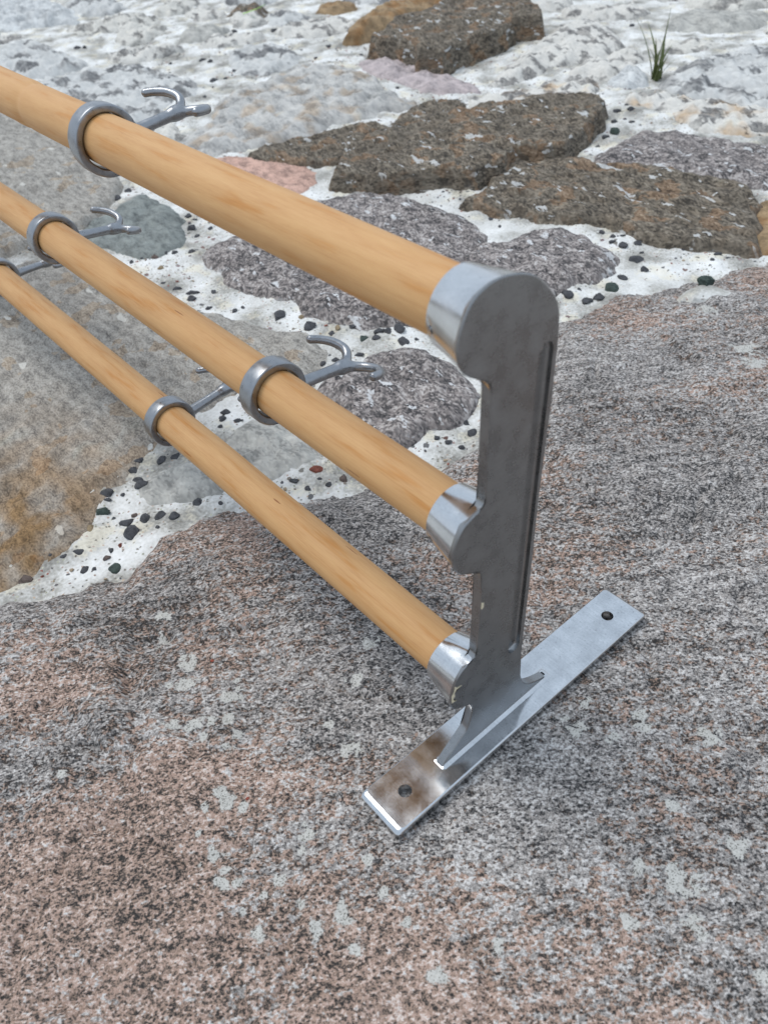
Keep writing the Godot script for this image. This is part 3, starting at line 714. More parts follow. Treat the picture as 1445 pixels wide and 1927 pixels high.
func grid_mesh(h: PackedFloat32Array, xs: PackedFloat32Array, zs: PackedFloat32Array, keep: PackedByteArray, colors: PackedColorArray, mat: Material, own_uv := false) -> ArrayMesh:
	# a height field over xs and zs; keep marks the points that are drawn
	var nx := xs.size()
	var nz := zs.size()
	var index := PackedInt32Array(); index.resize(nx * nz); index.fill(-1)
	var vs := PackedVector3Array()
	var ns := PackedVector3Array()
	var us := PackedVector2Array()
	var cs := PackedColorArray()
	var ix := PackedInt32Array()
	for j in nz:
		for i in nx:
			var k := j * nx + i
			if keep.size() and keep[k] == 0:
				continue
			index[k] = vs.size()
			var i0 := maxi(i - 1, 0)
			var i1 := mini(i + 1, nx - 1)
			var j0 := maxi(j - 1, 0)
			var j1 := mini(j + 1, nz - 1)
			vs.append(Vector3(xs[i], h[k], zs[j]))
			ns.append(Vector3(-(h[j * nx + i1] - h[j * nx + i0]) / (xs[i1] - xs[i0]), 1.0, -(h[j1 * nx + i] - h[j0 * nx + i]) / (zs[j1] - zs[j0])).normalized())
			if own_uv:
				us.append(boulder_uv(xs[i], zs[j]))
			if colors.size():
				cs.append(colors[k])
	for j in nz - 1:
		for i in nx - 1:
			var a := index[j * nx + i]
			var b := index[j * nx + i + 1]
			var c := index[(j + 1) * nx + i + 1]
			var d := index[(j + 1) * nx + i]
			if a < 0 or b < 0 or c < 0 or d < 0:
				continue
			ix.append(a); ix.append(b); ix.append(c)
			ix.append(a); ix.append(c); ix.append(d)
	var arrays := []
	arrays.resize(Mesh.ARRAY_MAX)
	arrays[Mesh.ARRAY_VERTEX] = vs
	arrays[Mesh.ARRAY_NORMAL] = ns
	if us.size():
		arrays[Mesh.ARRAY_TEX_UV] = us
	if cs.size():
		arrays[Mesh.ARRAY_COLOR] = cs
	arrays[Mesh.ARRAY_INDEX] = ix
	var m := ArrayMesh.new()
	m.add_surface_from_arrays(Mesh.PRIMITIVE_TRIANGLES, arrays)
	m.surface_set_material(0, mat)
	return m


# ---------------------------------------------------------------- the ground

func bed(x: float, z: float) -> float:
	return -0.015 + 0.007 * base_noise.get_noise_2d(x, z) + 0.0040 * mid_noise.get_noise_2d(x, z) + 0.0014 * fine_noise.get_noise_2d(x, z)


func steps(lo: float, hi: float, fine_lo: float, fine_hi: float, fine: float) -> PackedFloat32Array:
	# even spacing between fine_lo and fine_hi, widening outside
	var o := PackedFloat32Array()
	var left := PackedFloat32Array()
	var s := fine
	var v := fine_lo
	while v > lo:
		s *= 1.06
		v -= s
		left.append(v)
	left.reverse()
	o.append_array(left)
	v = fine_lo
	while v < fine_hi:
		o.append(v)
		v += fine
	s = fine
	while v < hi:
		o.append(v)
		s *= 1.06
		v += s
	o.append(v)
	return o


func build_paving() -> void:
	paving = Node3D.new()
	paving.name = "stone_paving"
	tag(paving, "rough paving of grey, pink and brown stones set in pale lime mortar", "", "structure")
	add_child(paving)
	# mortar bed
	var xs := steps(-4.2, 1.6, -1.3, 0.1, 0.0055)
	var zs := steps(-3.2, 1.8, -0.9, 0.35, 0.0055)
	var h := PackedFloat32Array()
	for z in zs:
		for x in xs:
			h.append(bed(x, z))
	put("mortar", grid_mesh(h, xs, zs, PackedByteArray(), PackedColorArray(), mats.mortar), paving)
	var no := 0
	for s in STONES + FILL + BESIDE:
		build_stone(s, no)
		no += 1
	build_pebbles()


func signed_distance(poly: PackedVector2Array, q: Vector2) -> float:
	var best := 1e9
	var inside := false
	var n := poly.size()
	var j := n - 1
	for i in n:
		var a := poly[j]
		var b := poly[i]
		var e := b - a
		var w := q - a
		var d := w - e * clampf(w.dot(e) / e.length_squared(), 0.0, 1.0)
		best = minf(best, d.length_squared())
		if (a.y > q.y) != (b.y > q.y) and q.x < (b.x - a.x) * (q.y - a.y) / (b.y - a.y) + a.x:
			inside = not inside
		j = i
	return sqrt(best) if inside else -sqrt(best)


func build_stone(s: Array, no: int) -> void:
	var kind: String = s[1]
	var tall: float = s[2] * (0.58 if s[0] == "dark_top" or s[0] == "brown_main" or s[0] == "tan_top" else 0.42)
	var edge: float = s[3]
	var flat: Array = s[4]
	var poly := PackedVector2Array()
	var lo := Vector2(9, 9)
	var hi := Vector2(-9, -9)
	for i in range(0, flat.size(), 2):
		var q := Vector2(flat[i], flat[i + 1]) * 0.001
		poly.append(q)
		lo = lo.min(q)
		hi = hi.max(q)
	var mid := (lo + hi) / 2.0
	var boulder: bool = s[0] == "boulder"
	var away := mid.distance_to(Vector2(0.1, 0.15))
	var step := 0.0023 if boulder else (0.0034 if kind == "brown" else clampf(0.0035 * away / 0.5, 0.003, 0.006)) if s[0] != "beside" else 0.02
	var pad := 0.015
	var xs := PackedFloat32Array()
	var zs := PackedFloat32Array()
	var v := lo.x - pad
	while v < hi.x + pad:
		xs.append(v)
		v += step
	v = lo.y - pad
	while v < hi.y + pad:
		zs.append(v)
		v += step
	var rim := noise(300 + no, 16.0, FastNoiseLite.TYPE_SIMPLEX_SMOOTH, 2)
	var big := noise(400 + no, 7.0, FastNoiseLite.TYPE_SIMPLEX_SMOOTH, 2)
	var rough := noise(500 + no, 30.0, FastNoiseLite.TYPE_SIMPLEX_SMOOTH, 4)
	var crack := noise(600 + no, 5.5, FastNoiseLite.TYPE_SIMPLEX_SMOOTH, 3)
	var tone := noise(700 + no, 9.0, FastNoiseLite.TYPE_SIMPLEX_SMOOTH, 3)
	var limy: bool = kind in ["limed", "bluegrey", "white", "chalk", "pale", "palegrey", "palepink"]
	var foliated: bool = kind == "brown" or s[0] == "layered"
	var amp := {"granite": 0.0026, "granite2": 0.0035, "slab": 0.003, "brown": 0.0042, "limed": 0.007, "bluegrey": 0.008, "white": 0.009, "chalk": 0.009, "pale": 0.006, "palegrey": 0.003, "pink": 0.003, "palepink": 0.006, "green": 0.005, "tan": 0.008}
	var rough_amp: float = amp[kind]
	var h := PackedFloat32Array()
	var keep := PackedByteArray()
	var col := PackedColorArray()
	var along := (poly[poly.size() / 3] - poly[0]).normalized()
	for z in zs:
		for x in xs:
			var q := Vector2(x, z)
			var d := signed_distance(poly, q)
			if d < -0.02:
				h.append(-0.05)
				keep.append(0)
				col.append(Color.WHITE)
				continue
			var ground := bed(x, z)
			d += (0.007 if not boulder else 0.010) * rim.get_noise_2d(x, z) + (0.009 if not boulder else 0.002)
			var y := ground - 0.003
			var n1 := big.get_noise_2d(x, z)
			var n2 := 0.0
			var tint := Color.WHITE
			if foliated:
				var p := Vector2(q.dot(along), q.cross(along))
				n2 = rough.get_noise_2d(p.x * 0.35, p.y * 1.5)
				n2 = n2 * 0.4 + 0.6 * (roundf(n2 * 5.0) / 5.0)
			else:
				n2 = rough.get_noise_2d(x, z)
			if d < 0.0:
				y += d * 1.3
			else:
				var rise := smoothstep(0.0, 1.0, d / (edge * 1.1) + 0.12) if foliated else 1.0 - exp(-d / (edge * 0.45))
				if boulder:
					# nearly level where the plate stands, falling away to its edges
					var out := maxf(0.0, q.distance_to(Vector2(0.0, 0.07)) - 0.12)
					var top := 0.0002 - 0.02 * out * out + n1 * 0.005 * minf(1.0, 0.2 + out * 9.0) + n2 * rough_amp * minf(1.0, 0.45 + out * 6.0)
					var c := absf(crack.get_noise_2d(x * 0.75 + z * 0.2, z))
					top -= 0.0030 * maxf(0.0, 1.0 - c * 18.0)
					# low broken ledges
					var ledge := smoothstep(-0.05, 0.05, crack.get_noise_2d(x * 0.8 + z * 0.3 + 9.0, z * 1.1 - x * 0.4)) - 0.5
					var ledge2 := smoothstep(-0.06, 0.06, crack.get_noise_2d(x * 2.2 + 30.0, z * 2.0 + x)) - 0.5
					top += (ledge * 0.0040 + ledge2 * 0.0022) * minf(1.0, out * 10.0)
					y = lerpf(y, top, rise)
					# the plate rests on the highest grains
					if absf(x) < 0.017 and z > -0.03 and z < 0.178:
						y = minf(y, 0.0003)
				else:
					y += (tall + 0.003) * rise
					y += (n1 * (0.15 if foliated else 0.35) * tall + n2 * rough_amp * (1.25 if limy else 1.0)) * minf(1.0, (0.4 if limy else 0.0) + d / (edge + 0.004))
					if foliated or kind == "slab":
						var c := absf(crack.get_noise_2d(q.dot(along) * 0.5, q.cross(along) * 1.6))
						y -= 0.004 * maxf(0.0, 1.0 - c * 22.0)
					if kind == "slab" and s[0] == "slab":
						y = minf(y, -0.0002)
			if not boulder:
				var g := 1.0 + 0.22 * tone.get_noise_2d(x, z) + 0.10 * n2
				tint = Color(g, g, g)
				var rust := 0.0
				if s[0] == "slab":
					rust = 1.15 * exp(-(q - Vector2(-0.36, 0.25)).length_squared() / 0.017) * clampf(0.75 + tone.get_noise_2d(x * 3.0, z * 3.0), 0, 1)
				elif s[0] == "pale_orange":
					rust = clampf(1.6 * tone.get_noise_2d(x * 1.6, z * 1.6) - 0.1, 0.0, 0.5)
				elif kind == "brown":
					rust = clampf(1.5 * tone.get_noise_2d(x * 2.2 + 5.0, z * 2.2) - 0.2, 0.0, 0.12)
				elif kind == "tan" or s[0] == "rim_stone" or s[0] == "right_strip":
					rust = clampf(1.5 * tone.get_noise_2d(x * 2.0, z * 2.0), 0.0, 0.7)
				tint = tint.lerp(Color(0.74, 0.50, 0.28) * g, minf(rust, 1.0))
			h.append(y)
			keep.append(1 if y > ground - 0.012 else 0)
			col.append(tint)
	var o := put("boulder" if boulder else "stone", grid_mesh(h, xs, zs, keep, PackedColorArray() if boulder else col, mats[kind], boulder), paving)
	var words := {"boulder": "large pinkish grey speckled granite boulder under the bracket", "slab": "big grey-brown slab under the rods with a rusty end", "layered": "layered grey-brown slab with a cracked edge", "pink": "flat salmon pink stone", "green": "flat greenish grey stone", "dark_top": "tall dark brown rock standing proud of the mortar", "brown_main": "long brown foliated stone with a steep dark front", "brown_right": "brown foliated slab smeared with lime", "granite_mid": "rounded grey granite stone behind the top rod", "white_block": "small white lump beside the grass", "tan_top": "ochre rock behind the tall dark rock"}
	if words.has(s[0]):
		o.set_meta("label", words[s[0]])


func build_pebbles() -> void:
	var shapes := []
	for k in 9:
		shapes.append(pebble_shape(k))
	for i in range(0, PEBBLES.size(), 6):
		var x := PEBBLES[i] * 0.001
		var z := PEBBLES[i + 1] * 0.001
		var size := Vector3(PEBBLES[i + 2], PEBBLES[i + 4], PEBBLES[i + 3]) * 0.0001
		var tone: int = PEBBLES[i + 5]
		var o := MeshInstance3D.new()
		o.name = "pebble"
		o.mesh = shapes[rng.randi() % shapes.size()]
		o.material_override = mats["pebble%d" % tone]
		var y := -0.0008 if tone >= 5 else bed(x, z)
		o.position = Vector3(x, y + size.y * 0.02, z)
		o.rotation.y = 0.93 + rng.randf_range(-0.35, 0.35) + (PI if rng.randf() < 0.5 else 0.0)
		o.scale = size
		paving.add_child(o, true)
	build_grit(shapes[6])
	# a dab of mortar with a stone in it on the boulder
	var lump := MeshInstance3D.new()
	lump.name = "mortar_lump"
	lump.mesh = shapes[2]
	lump.material_override = mats.mortar
	lump.position = Vector3(-0.183, -0.006, -0.397)
	lump.rotation.y = 0.9
	lump.scale = Vector3(0.058, 0.022, 0.032)
	paving.add_child(lump)
	var o := MeshInstance3D.new()
	o.name = "pebble"
	o.mesh = shapes[4]
	o.material_override = mats.pebble1
	o.position = Vector3(-0.19, 0.003, -0.405)
	o.rotation.y = 0.9
	o.scale = Vector3(0.022, 0.013, 0.016)
	paving.add_child(o, true)


func build_grit(shape: Mesh) -> void:
	# small grit half sunk in the mortar, thickest in patches; none on the stones
	var polys := []
	for st in STONES + FILL:
		var poly := PackedVector2Array()
		var box := Rect2(Vector2(st[4][0], st[4][1]) * 0.001, Vector2.ZERO)
		for i in range(0, st[4].size(), 2):
			var q := Vector2(st[4][i], st[4][i + 1]) * 0.001
			poly.append(q)
			box = box.expand(q)
		polys.append([poly, box])
	var patch := noise(960, 6.0, FastNoiseLite.TYPE_SIMPLEX_SMOOTH, 2)
	var spots := []
	var tones := [Color(0.10, 0.10, 0.11), Color(0.16, 0.15, 0.15), Color(0.22, 0.19, 0.16), Color(0.34, 0.27, 0.19), Color(0.30, 0.13, 0.10), Color(0.38, 0.37, 0.35)]
	for i in 26000:
		var q := Vector2(rng.randf_range(-1.5, 0.0), rng.randf_range(-0.95, 0.33))
		if patch.get_noise_2d(q.x, q.y) + rng.randf_range(-0.35, 0.25) < 0.05:
			continue
		var free := true
		for p in polys:
			if p[1].has_point(q) and Geometry2D.is_point_in_polygon(q, p[0]):
				free = false
				break
		if free:
			spots.append(q)
	var mm := MultiMesh.new()
	mm.transform_format = MultiMesh.TRANSFORM_3D
	mm.use_colors = true
	mm.mesh = shape
	mm.instance_count = spots.size()
	for i in spots.size():
		var q: Vector2 = spots[i]
		var size := 0.0012 + 0.0032 * pow(rng.randf(), 3.0)
		var turn := Basis.from_euler(Vector3(rng.randf_range(-0.4, 0.4), rng.randf() * TAU, rng.randf_range(-0.4, 0.4)))
		mm.set_instance_transform(i, Transform3D(turn * Basis.from_scale(Vector3(1.2, 0.6, 0.9) * size), Vector3(q.x, bed(q.x, q.y) + 0.0001, q.y)))
		mm.set_instance_color(i, tones[rng.randi() % tones.size()])
	var o := MultiMeshInstance3D.new()
	o.name = "grit"
	o.multimesh = mm
	var m := StandardMaterial3D.new()
	m.vertex_color_use_as_albedo = true
	m.roughness = 0.9
	o.material_override = m
	o.set_meta("kind", "stuff")
	paving.add_child(o)


func pebble_shape(k: int) -> ArrayMesh:
	# a broken stone: a ball cut by planes; unit size
	var r := RandomNumberGenerator.new()
	r.seed = 900 + k
	var planes := []
	for i in 10:
		var n := Vector3(r.randfn(), r.randfn(), r.randfn()).normalized()
		planes.append([n, r.randf_range(0.27, 0.46)])
	var nu := 14
	var nv := 9
	var s := Solid.new()
	var rows := []
	var bump := noise(950 + k, 2.6, FastNoiseLite.TYPE_SIMPLEX_SMOOTH, 2)
	for j in nv + 1:
		var row := PackedVector3Array()
		var t := PI * j / nv
		for i in nu:
			var a := TAU * i / nu
			var d := Vector3(sin(t) * cos(a), cos(t), sin(t) * sin(a))
			var rad := 0.52
			for p in planes:
				var c: float = d.dot(p[0])
				if c > 0.05:
					rad = minf(rad, p[1] / c)
			row.append(d * (rad + 0.03 * bump.get_noise_3dv(d)))
		rows.append(row)
	for j in nv:
		s.loft(rows[j + 1], rows[j], -1)
	return outward(s, mats.pebble0)


# ---------------------------------------------------------------- the rack

func build_rack() -> void:
	var rack := Node3D.new()
	rack.name = "coat_rack"
	rack.position = Vector3(0, LIFT, 0)
	tag(rack, "coat rack of three wooden rods with double hooks in cast aluminium end brackets", "coat rack")
	add_child(rack)
	var bracket := build_bracket()
	rack.add_child(bracket)
	var other := Node3D.new()
	other.name = "bracket_001"
	rack.add_child(other)
	other.position = Vector3(-ROD_LENGTH + 2.0 * XF, 0, 0)
	for c in bracket.get_children():
		var d: MeshInstance3D = c.duplicate()
		if d.name.begins_with("paint_chip"):
			continue
		d.scale = Vector3(-1, 1, 1)
		other.add_child(d, true)
	for i in 3:
		put("rod", rod_mesh(i), rack)
	var ring := ring_mesh(ROD[0][2])
	var ring_thin := ring_mesh(ROD[1][2])
	var arm := hook_arm()
	# rod, x, turn about the rod (degrees)
	for k in [[0, -0.297, 4.5], [1, -0.148, -7.5], [1, -0.425, -8.9], [2, -0.297, 6.0], [2, -0.622, -1.9], [0, -0.622, 3.0]]:
		var hook := Node3D.new()
		hook.name = "hook"
		rack.add_child(hook, true)
		var rod: Array = ROD[k[0]]
		hook.position = Vector3(k[1], rod[0] - 0.0008, rod[1])
		hook.rotation.x = deg_to_rad(k[2])
		put("ring", ring if k[0] == 0 else ring_thin, hook)
		put("arm", arm, hook).position.y = -0.002


func build_bracket() -> Node3D:
	var b := Node3D.new()
	b.name = "bracket"
	put("base_plate", plate_mesh(), b)
	put("post", post_mesh(), b)
	put("groove", groove_mesh(), b)
	put("weld", weld_mesh(), b)
	for i in 3:
		put("socket", socket_mesh(i), b)
	var chip := [1189, 603, 1220, 613, 1235, 636, 1241, 600, 1257, 573, 1258, 522, 1225, 513, 1242, 527, 1249, 547, 1236, 560, 1240, 586, 1224, 604]
	var chip2 := [1064, 1108, 1049, 1099, 1050, 1070, 1060, 1061, 1066, 1068]
	for c in [chip, chip2]:
		var pts := PackedVector2Array()
		for i in range(0, c.size(), 2):
			pts.append(Vector2(c[i] - 8, c[i + 1]) * 0.0001)
		var s := Solid.new()
		s.face(pts, func(q: Vector2) -> Vector3: return Vector3(XF + 0.00025, q.y, q.x), -1, Vector3.RIGHT)
		var r0 := PackedVector3Array()
		var r1 := PackedVector3Array()
		for q in pts:
			r0.append(Vector3(XF + 0.00025, q.y, q.x))
			r1.append(Vector3(XF - 0.0001, q.y, q.x))
		s.loft(r1, r0, -1)
		put("paint_chip", s.commit(mats.cream), b)
	return b


func flat_ring(pts: PackedVector2Array, x: float) -> PackedVector3Array:
	var o := PackedVector3Array()
	for q in pts:
		o.append(Vector3(x, q.y, q.x))
	return o


func post_outline() -> PackedVector2Array:
	var raw := PackedVector2Array()
	for i in range(0, OUTLINE.size(), 2):
		raw.append(Vector2(OUTLINE[i], OUTLINE[i + 1]) * 0.0001)     # z, y
	return spline(raw, 4)


func post_mesh() -> ArrayMesh:
	var line := post_outline()
	var n := line.size()
	var chamfer := PackedFloat32Array(); chamfer.resize(n); chamfer.fill(0.0005)
	var draft := PackedFloat32Array(); draft.resize(n); draft.fill(0.0)
	for i in n:
		for k in 3:
			var sk: Array = SOCKET[k]
			var c := Vector2(sk[3], sk[2])
			var left: bool = line[i].x > 0.1113 - 0.0422 * line[i].y + 0.0015
			if line[i].distance_to(c) < sk[4] + 0.004 and (left or (k == 0 and line[i].y > 0.236)):
				draft[i] = THICK * (sk[4] - sk[1]) / sk[0] * 1.5 + 0.0003
	for pass_no in 6:
		for i in range(1, n - 1):
			draft[i] = (draft[i - 1] + draft[i] * 2.0 + draft[i + 1]) / 4.0
	var front := inset(line, chamfer)
	var back := inset(line, draft)
	var s := Solid.new()
	var rf := flat_ring(front, XF)
	var re := flat_ring(line, XF - 0.0005)
	var rb := flat_ring(back, XF - THICK)
	# the outline runs so that z falls along the bottom edge
	s.loft(rf, re, 1)
	s.loft(re, rb, 2)
	s.face(back, func(q: Vector2) -> Vector3: return Vector3(XF - THICK, q.y, q.x), -1, Vector3.LEFT)
	# groove in the front face, running beside the far edge
	var top := GROOVE_TOP
	var bottom := GROOVE_BOTTOM
	var gl := groove_side(1.0)
	var gr := groove_side(-1.0)
	# cut the face in two along the groove's line, so that each half is a simple polygon
	var cut := 0
	for i in n:
		if front[i].y > 0.25 and absf(front[i].x - 0.083) < absf(front[cut].x - 0.083) or front[cut].y < 0.25 and front[i].y > 0.25:
			cut = i
	var foot := Vector2(bottom.x, (front[0].y + front[n - 1].y) / 2.0)
	var pl := PackedVector2Array()
	pl.append_array(front.slice(0, cut + 1))
	pl.append(top)
	pl.append_array(gl)
	pl.append(bottom)
	pl.append(foot)
	var pr := PackedVector2Array()
	pr.append(foot)
	pr.append(bottom)
	var grr := gr.duplicate()
	grr.reverse()
	pr.append_array(grr)
	pr.append(top)
	pr.append_array(front.slice(cut, n))
	var lift := func(q: Vector2) -> Vector3: return Vector3(XF, q.y, q.x)
	s.face(pl, lift, -1, Vector3.RIGHT)
	s.face(pr, lift, -1, Vector3.RIGHT)
	return outward(s, mats.cast)


func groove_side(sign_of: float) -> PackedVector2Array:
	var axis := (GROOVE_BOTTOM - GROOVE_TOP).normalized()
	var side := Vector2(absf(axis.y), -axis.x * signf(axis.y)) * sign_of
	var o := PackedVector2Array()
	for k in range(1, 9):
		var t := PI / 2 * k / 8.0
		o.append(GROOVE_TOP + axis * GROOVE_HALF * (1.0 - cos(t)) + side * GROOVE_HALF * sin(t))
	for k in range(8, 0, -1):
		var t := PI / 2 * k / 8.0
		o.append(GROOVE_BOTTOM - axis * GROOVE_HALF * (1.0 - cos(t)) + side * GROOVE_HALF * sin(t))
	return o


func groove_mesh() -> ArrayMesh:
	# the recess: steep walls, a rounded corner and a flat floor
	var loop := PackedVector2Array()
	loop.append(GROOVE_TOP)
	loop.append_array(groove_side(1.0))
	loop.append(GROOVE_BOTTOM)
	var back := groove_side(-1.0)
	back.reverse()
	loop.append_array(back)
	var s := Solid.new()
	var last := flat_ring(loop, XF)
	for k in [[0.0002, 0.0016], [0.0006, 0.0023], [0.0013, 0.0026], [0.0030, 0.0027]]:
		var by := PackedFloat32Array(); by.resize(loop.size()); by.fill(k[0])
		var next := flat_ring(inset(loop, by), XF - k[1])
		s.loft(last, next, 1)
		last = next
	s.fan(last, Vector3(XF - 0.0027, (GROOVE_TOP.y + GROOVE_BOTTOM.y) / 2.0, (GROOVE_TOP.x + GROOVE_BOTTOM.x) / 2.0), 1)
	# open towards +x: the floor must look that way
	var n := s.at.size()
	if (s.at[n - 2] - s.at[n - 3]).cross(s.at[n - 1] - s.at[n - 3]).x < 0:
		for t in s.group.size():
			var keep := s.at[t * 3 + 1]
			s.at[t * 3 + 1] = s.at[t * 3 + 2]
			s.at[t * 3 + 2] = keep
	return s.commit(mats.cast)


func outward(s: Solid, mat: Material) -> ArrayMesh:
	# lofts may have been wound either way: judged by the signed volume
	var vol := 0.0
	for t in s.group.size():
		vol += s.at[t * 3].dot(s.at[t * 3 + 1].cross(s.at[t * 3 + 2]))
	if vol < 0:
		for t in s.group.size():
			var k := s.at[t * 3 + 1]
			s.at[t * 3 + 1] = s.at[t * 3 + 2]
			s.at[t * 3 + 2] = k
	return s.commit(mat)


func socket_mesh(i: int) -> ArrayMesh:
	# a drafted round boss that grips the rod, open at the back, with a set screw hole
	var sk: Array = SOCKET[i]
	var rod: Array = ROD[i]
	var nu := 96
	var nv := 24
	var x0: float = XF - sk[0]
	var x1: float = XF - 0.0005
	var s := Solid.new()
	# the front rim follows the outline of the post's lobe
	var line := post_outline()
	var front_radius := PackedFloat32Array()
	for u in nu:
		var dir := Vector2(sin(TAU * u / nu), cos(TAU * u / nu))
		var from := Vector2(sk[3], sk[2])
		var nearest := 1.0
		for k in line.size() - 1:
			var hit: Variant = Geometry2D.segment_intersects_segment(from, from + dir * sk[4] * 1.12, line[k], line[k + 1])
			if hit != null:
				nearest = minf(nearest, from.distance_to(hit))
		front_radius.append(nearest - 0.0002 if nearest < 1.0 else -1.0)
	# towards the blade there is no outline: carry the rim across in between
	var known := PackedInt32Array()
	for u in nu:
		if front_radius[u] > 0.0:
			known.append(u)
	for k in known.size():
		var a := known[k]
		var b := known[(k + 1) % known.size()]
		var gap := posmod(b - a, nu)
		for g in range(1, gap):
			front_radius[(a + g) % nu] = lerpf(front_radius[a], front_radius[b], float(g) / gap)
	for pass_no in 3:
		var was := front_radius.duplicate()
		for u in nu:
			front_radius[u] = maxf((was[(u + nu - 1) % nu] + was[u] * 2.0 + was[(u + 1) % nu]) / 4.0, sk[1] * 0.95)
	var where := func(fu: float, fv: float) -> Vector3:
		var t := TAU * fu / nu
		var f := fv / nv
		var r: float = lerpf(sk[1], front_radius[wrapi(int(round(fu)), 0, nu)], f)
		var cy: float = lerpf(rod[0], sk[2], f)
		var cz: float = lerpf(rod[1], sk[3], f)
		return Vector3(lerpf(x0, x1, f), cy + r * cos(t), cz + r * sin(t))
	# the hole: four by four cells on the side that looks to +z
	var hu: int = [22, 26, 28][i]
	var hv := 2
	var centre: Vector3 = where.call(hu + 2.0, hv + 2.0)
	var normal := Vector3(0, cos(TAU * (hu + 2.0) / nu), sin(TAU * (hu + 2.0) / nu))
	var radius := 0.0017
	var fixed := {}
	var loop := PackedVector3Array()
	var order := []
	for k in 4: order.append(Vector2i(hu + k, hv))
	for k in 4: order.append(Vector2i(hu + 4, hv + k))
	for k in 4: order.append(Vector2i(hu + 4 - k, hv + 4))
	for k in 4: order.append(Vector2i(hu, hv + 4 - k))
	for q in order:
		var p: Vector3 = where.call(float(q.x), float(q.y))
		var d := p - centre
		d -= normal * d.dot(normal)
		p = p - d + d.normalized() * radius
		fixed[q] = p
		loop.append(p)
	var at := func(u: int, v: int) -> Vector3:
		var q := Vector2i(u % nu, v)
		return fixed[q] if fixed.has(q) else where.call(float(u), float(v))
	for v in nv:
		for u in nu:
			if u >= hu and u < hu + 4 and v >= hv and v < hv + 4:
				continue
			s.quad(at.call(u, v), at.call(u + 1, v), at.call(u + 1, v + 1), at.call(u, v + 1), 1)
	var deep := PackedVector3Array()
	for p in loop:
		deep.append(p - normal * 0.0035)
	# which way the loop runs decides the winding of the wall; it must face the hole's axis
	var wall := Solid.new()
	wall.loft(loop, deep, 3)
	var wn := (wall.at[1] - wall.at[0]).cross(wall.at[2] - wall.at[0])
	var to_axis := centre - loop[0]
	if wn.dot(to_axis) > 0:
		s.loft(loop, deep, 3)
	else:
		s.loft(deep, loop, 3)
	s.fan(deep, centre - normal * 0.0035, 4, (deep[1] - deep[0]).cross(centre - normal * 0.0035 - deep[0]).dot(normal) < 0)
	# back rim: rounded edge, then the bore down to the rod
	var r0 := PackedVector3Array()
	var r1 := PackedVector3Array()
	var r2 := PackedVector3Array()
	var r3 := PackedVector3Array()
	var f0 := PackedVector3Array()
	for u in nu:
		var t := TAU * u / nu
		var d := Vector3(0, cos(t), sin(t))
		var c := Vector3(x0, rod[0], rod[1])
		r0.append(at.call(u, 0))
		r1.append(c + d * (sk[1] - 0.0005) + Vector3(-0.0004, 0, 0))
		r2.append(c + d * (rod[2] + 0.0004) + Vector3(-0.0004, 0, 0))
		r3.append(c + d * (rod[2] + 0.0001) + Vector3(0.004, 0, 0))
		f0.append(at.call(u, nv))
	s.loft(r1, r0, 7)
	s.loft(r2, r1, 8)
	s.loft(r3, r2, 9)
	s.fan(f0, Vector3(x1, sk[2], sk[3]), 10)
	s.fan(r3, Vector3(x0 + 0.004, rod[0], rod[1]), 11, true)
	return outward(s, mats.polished)


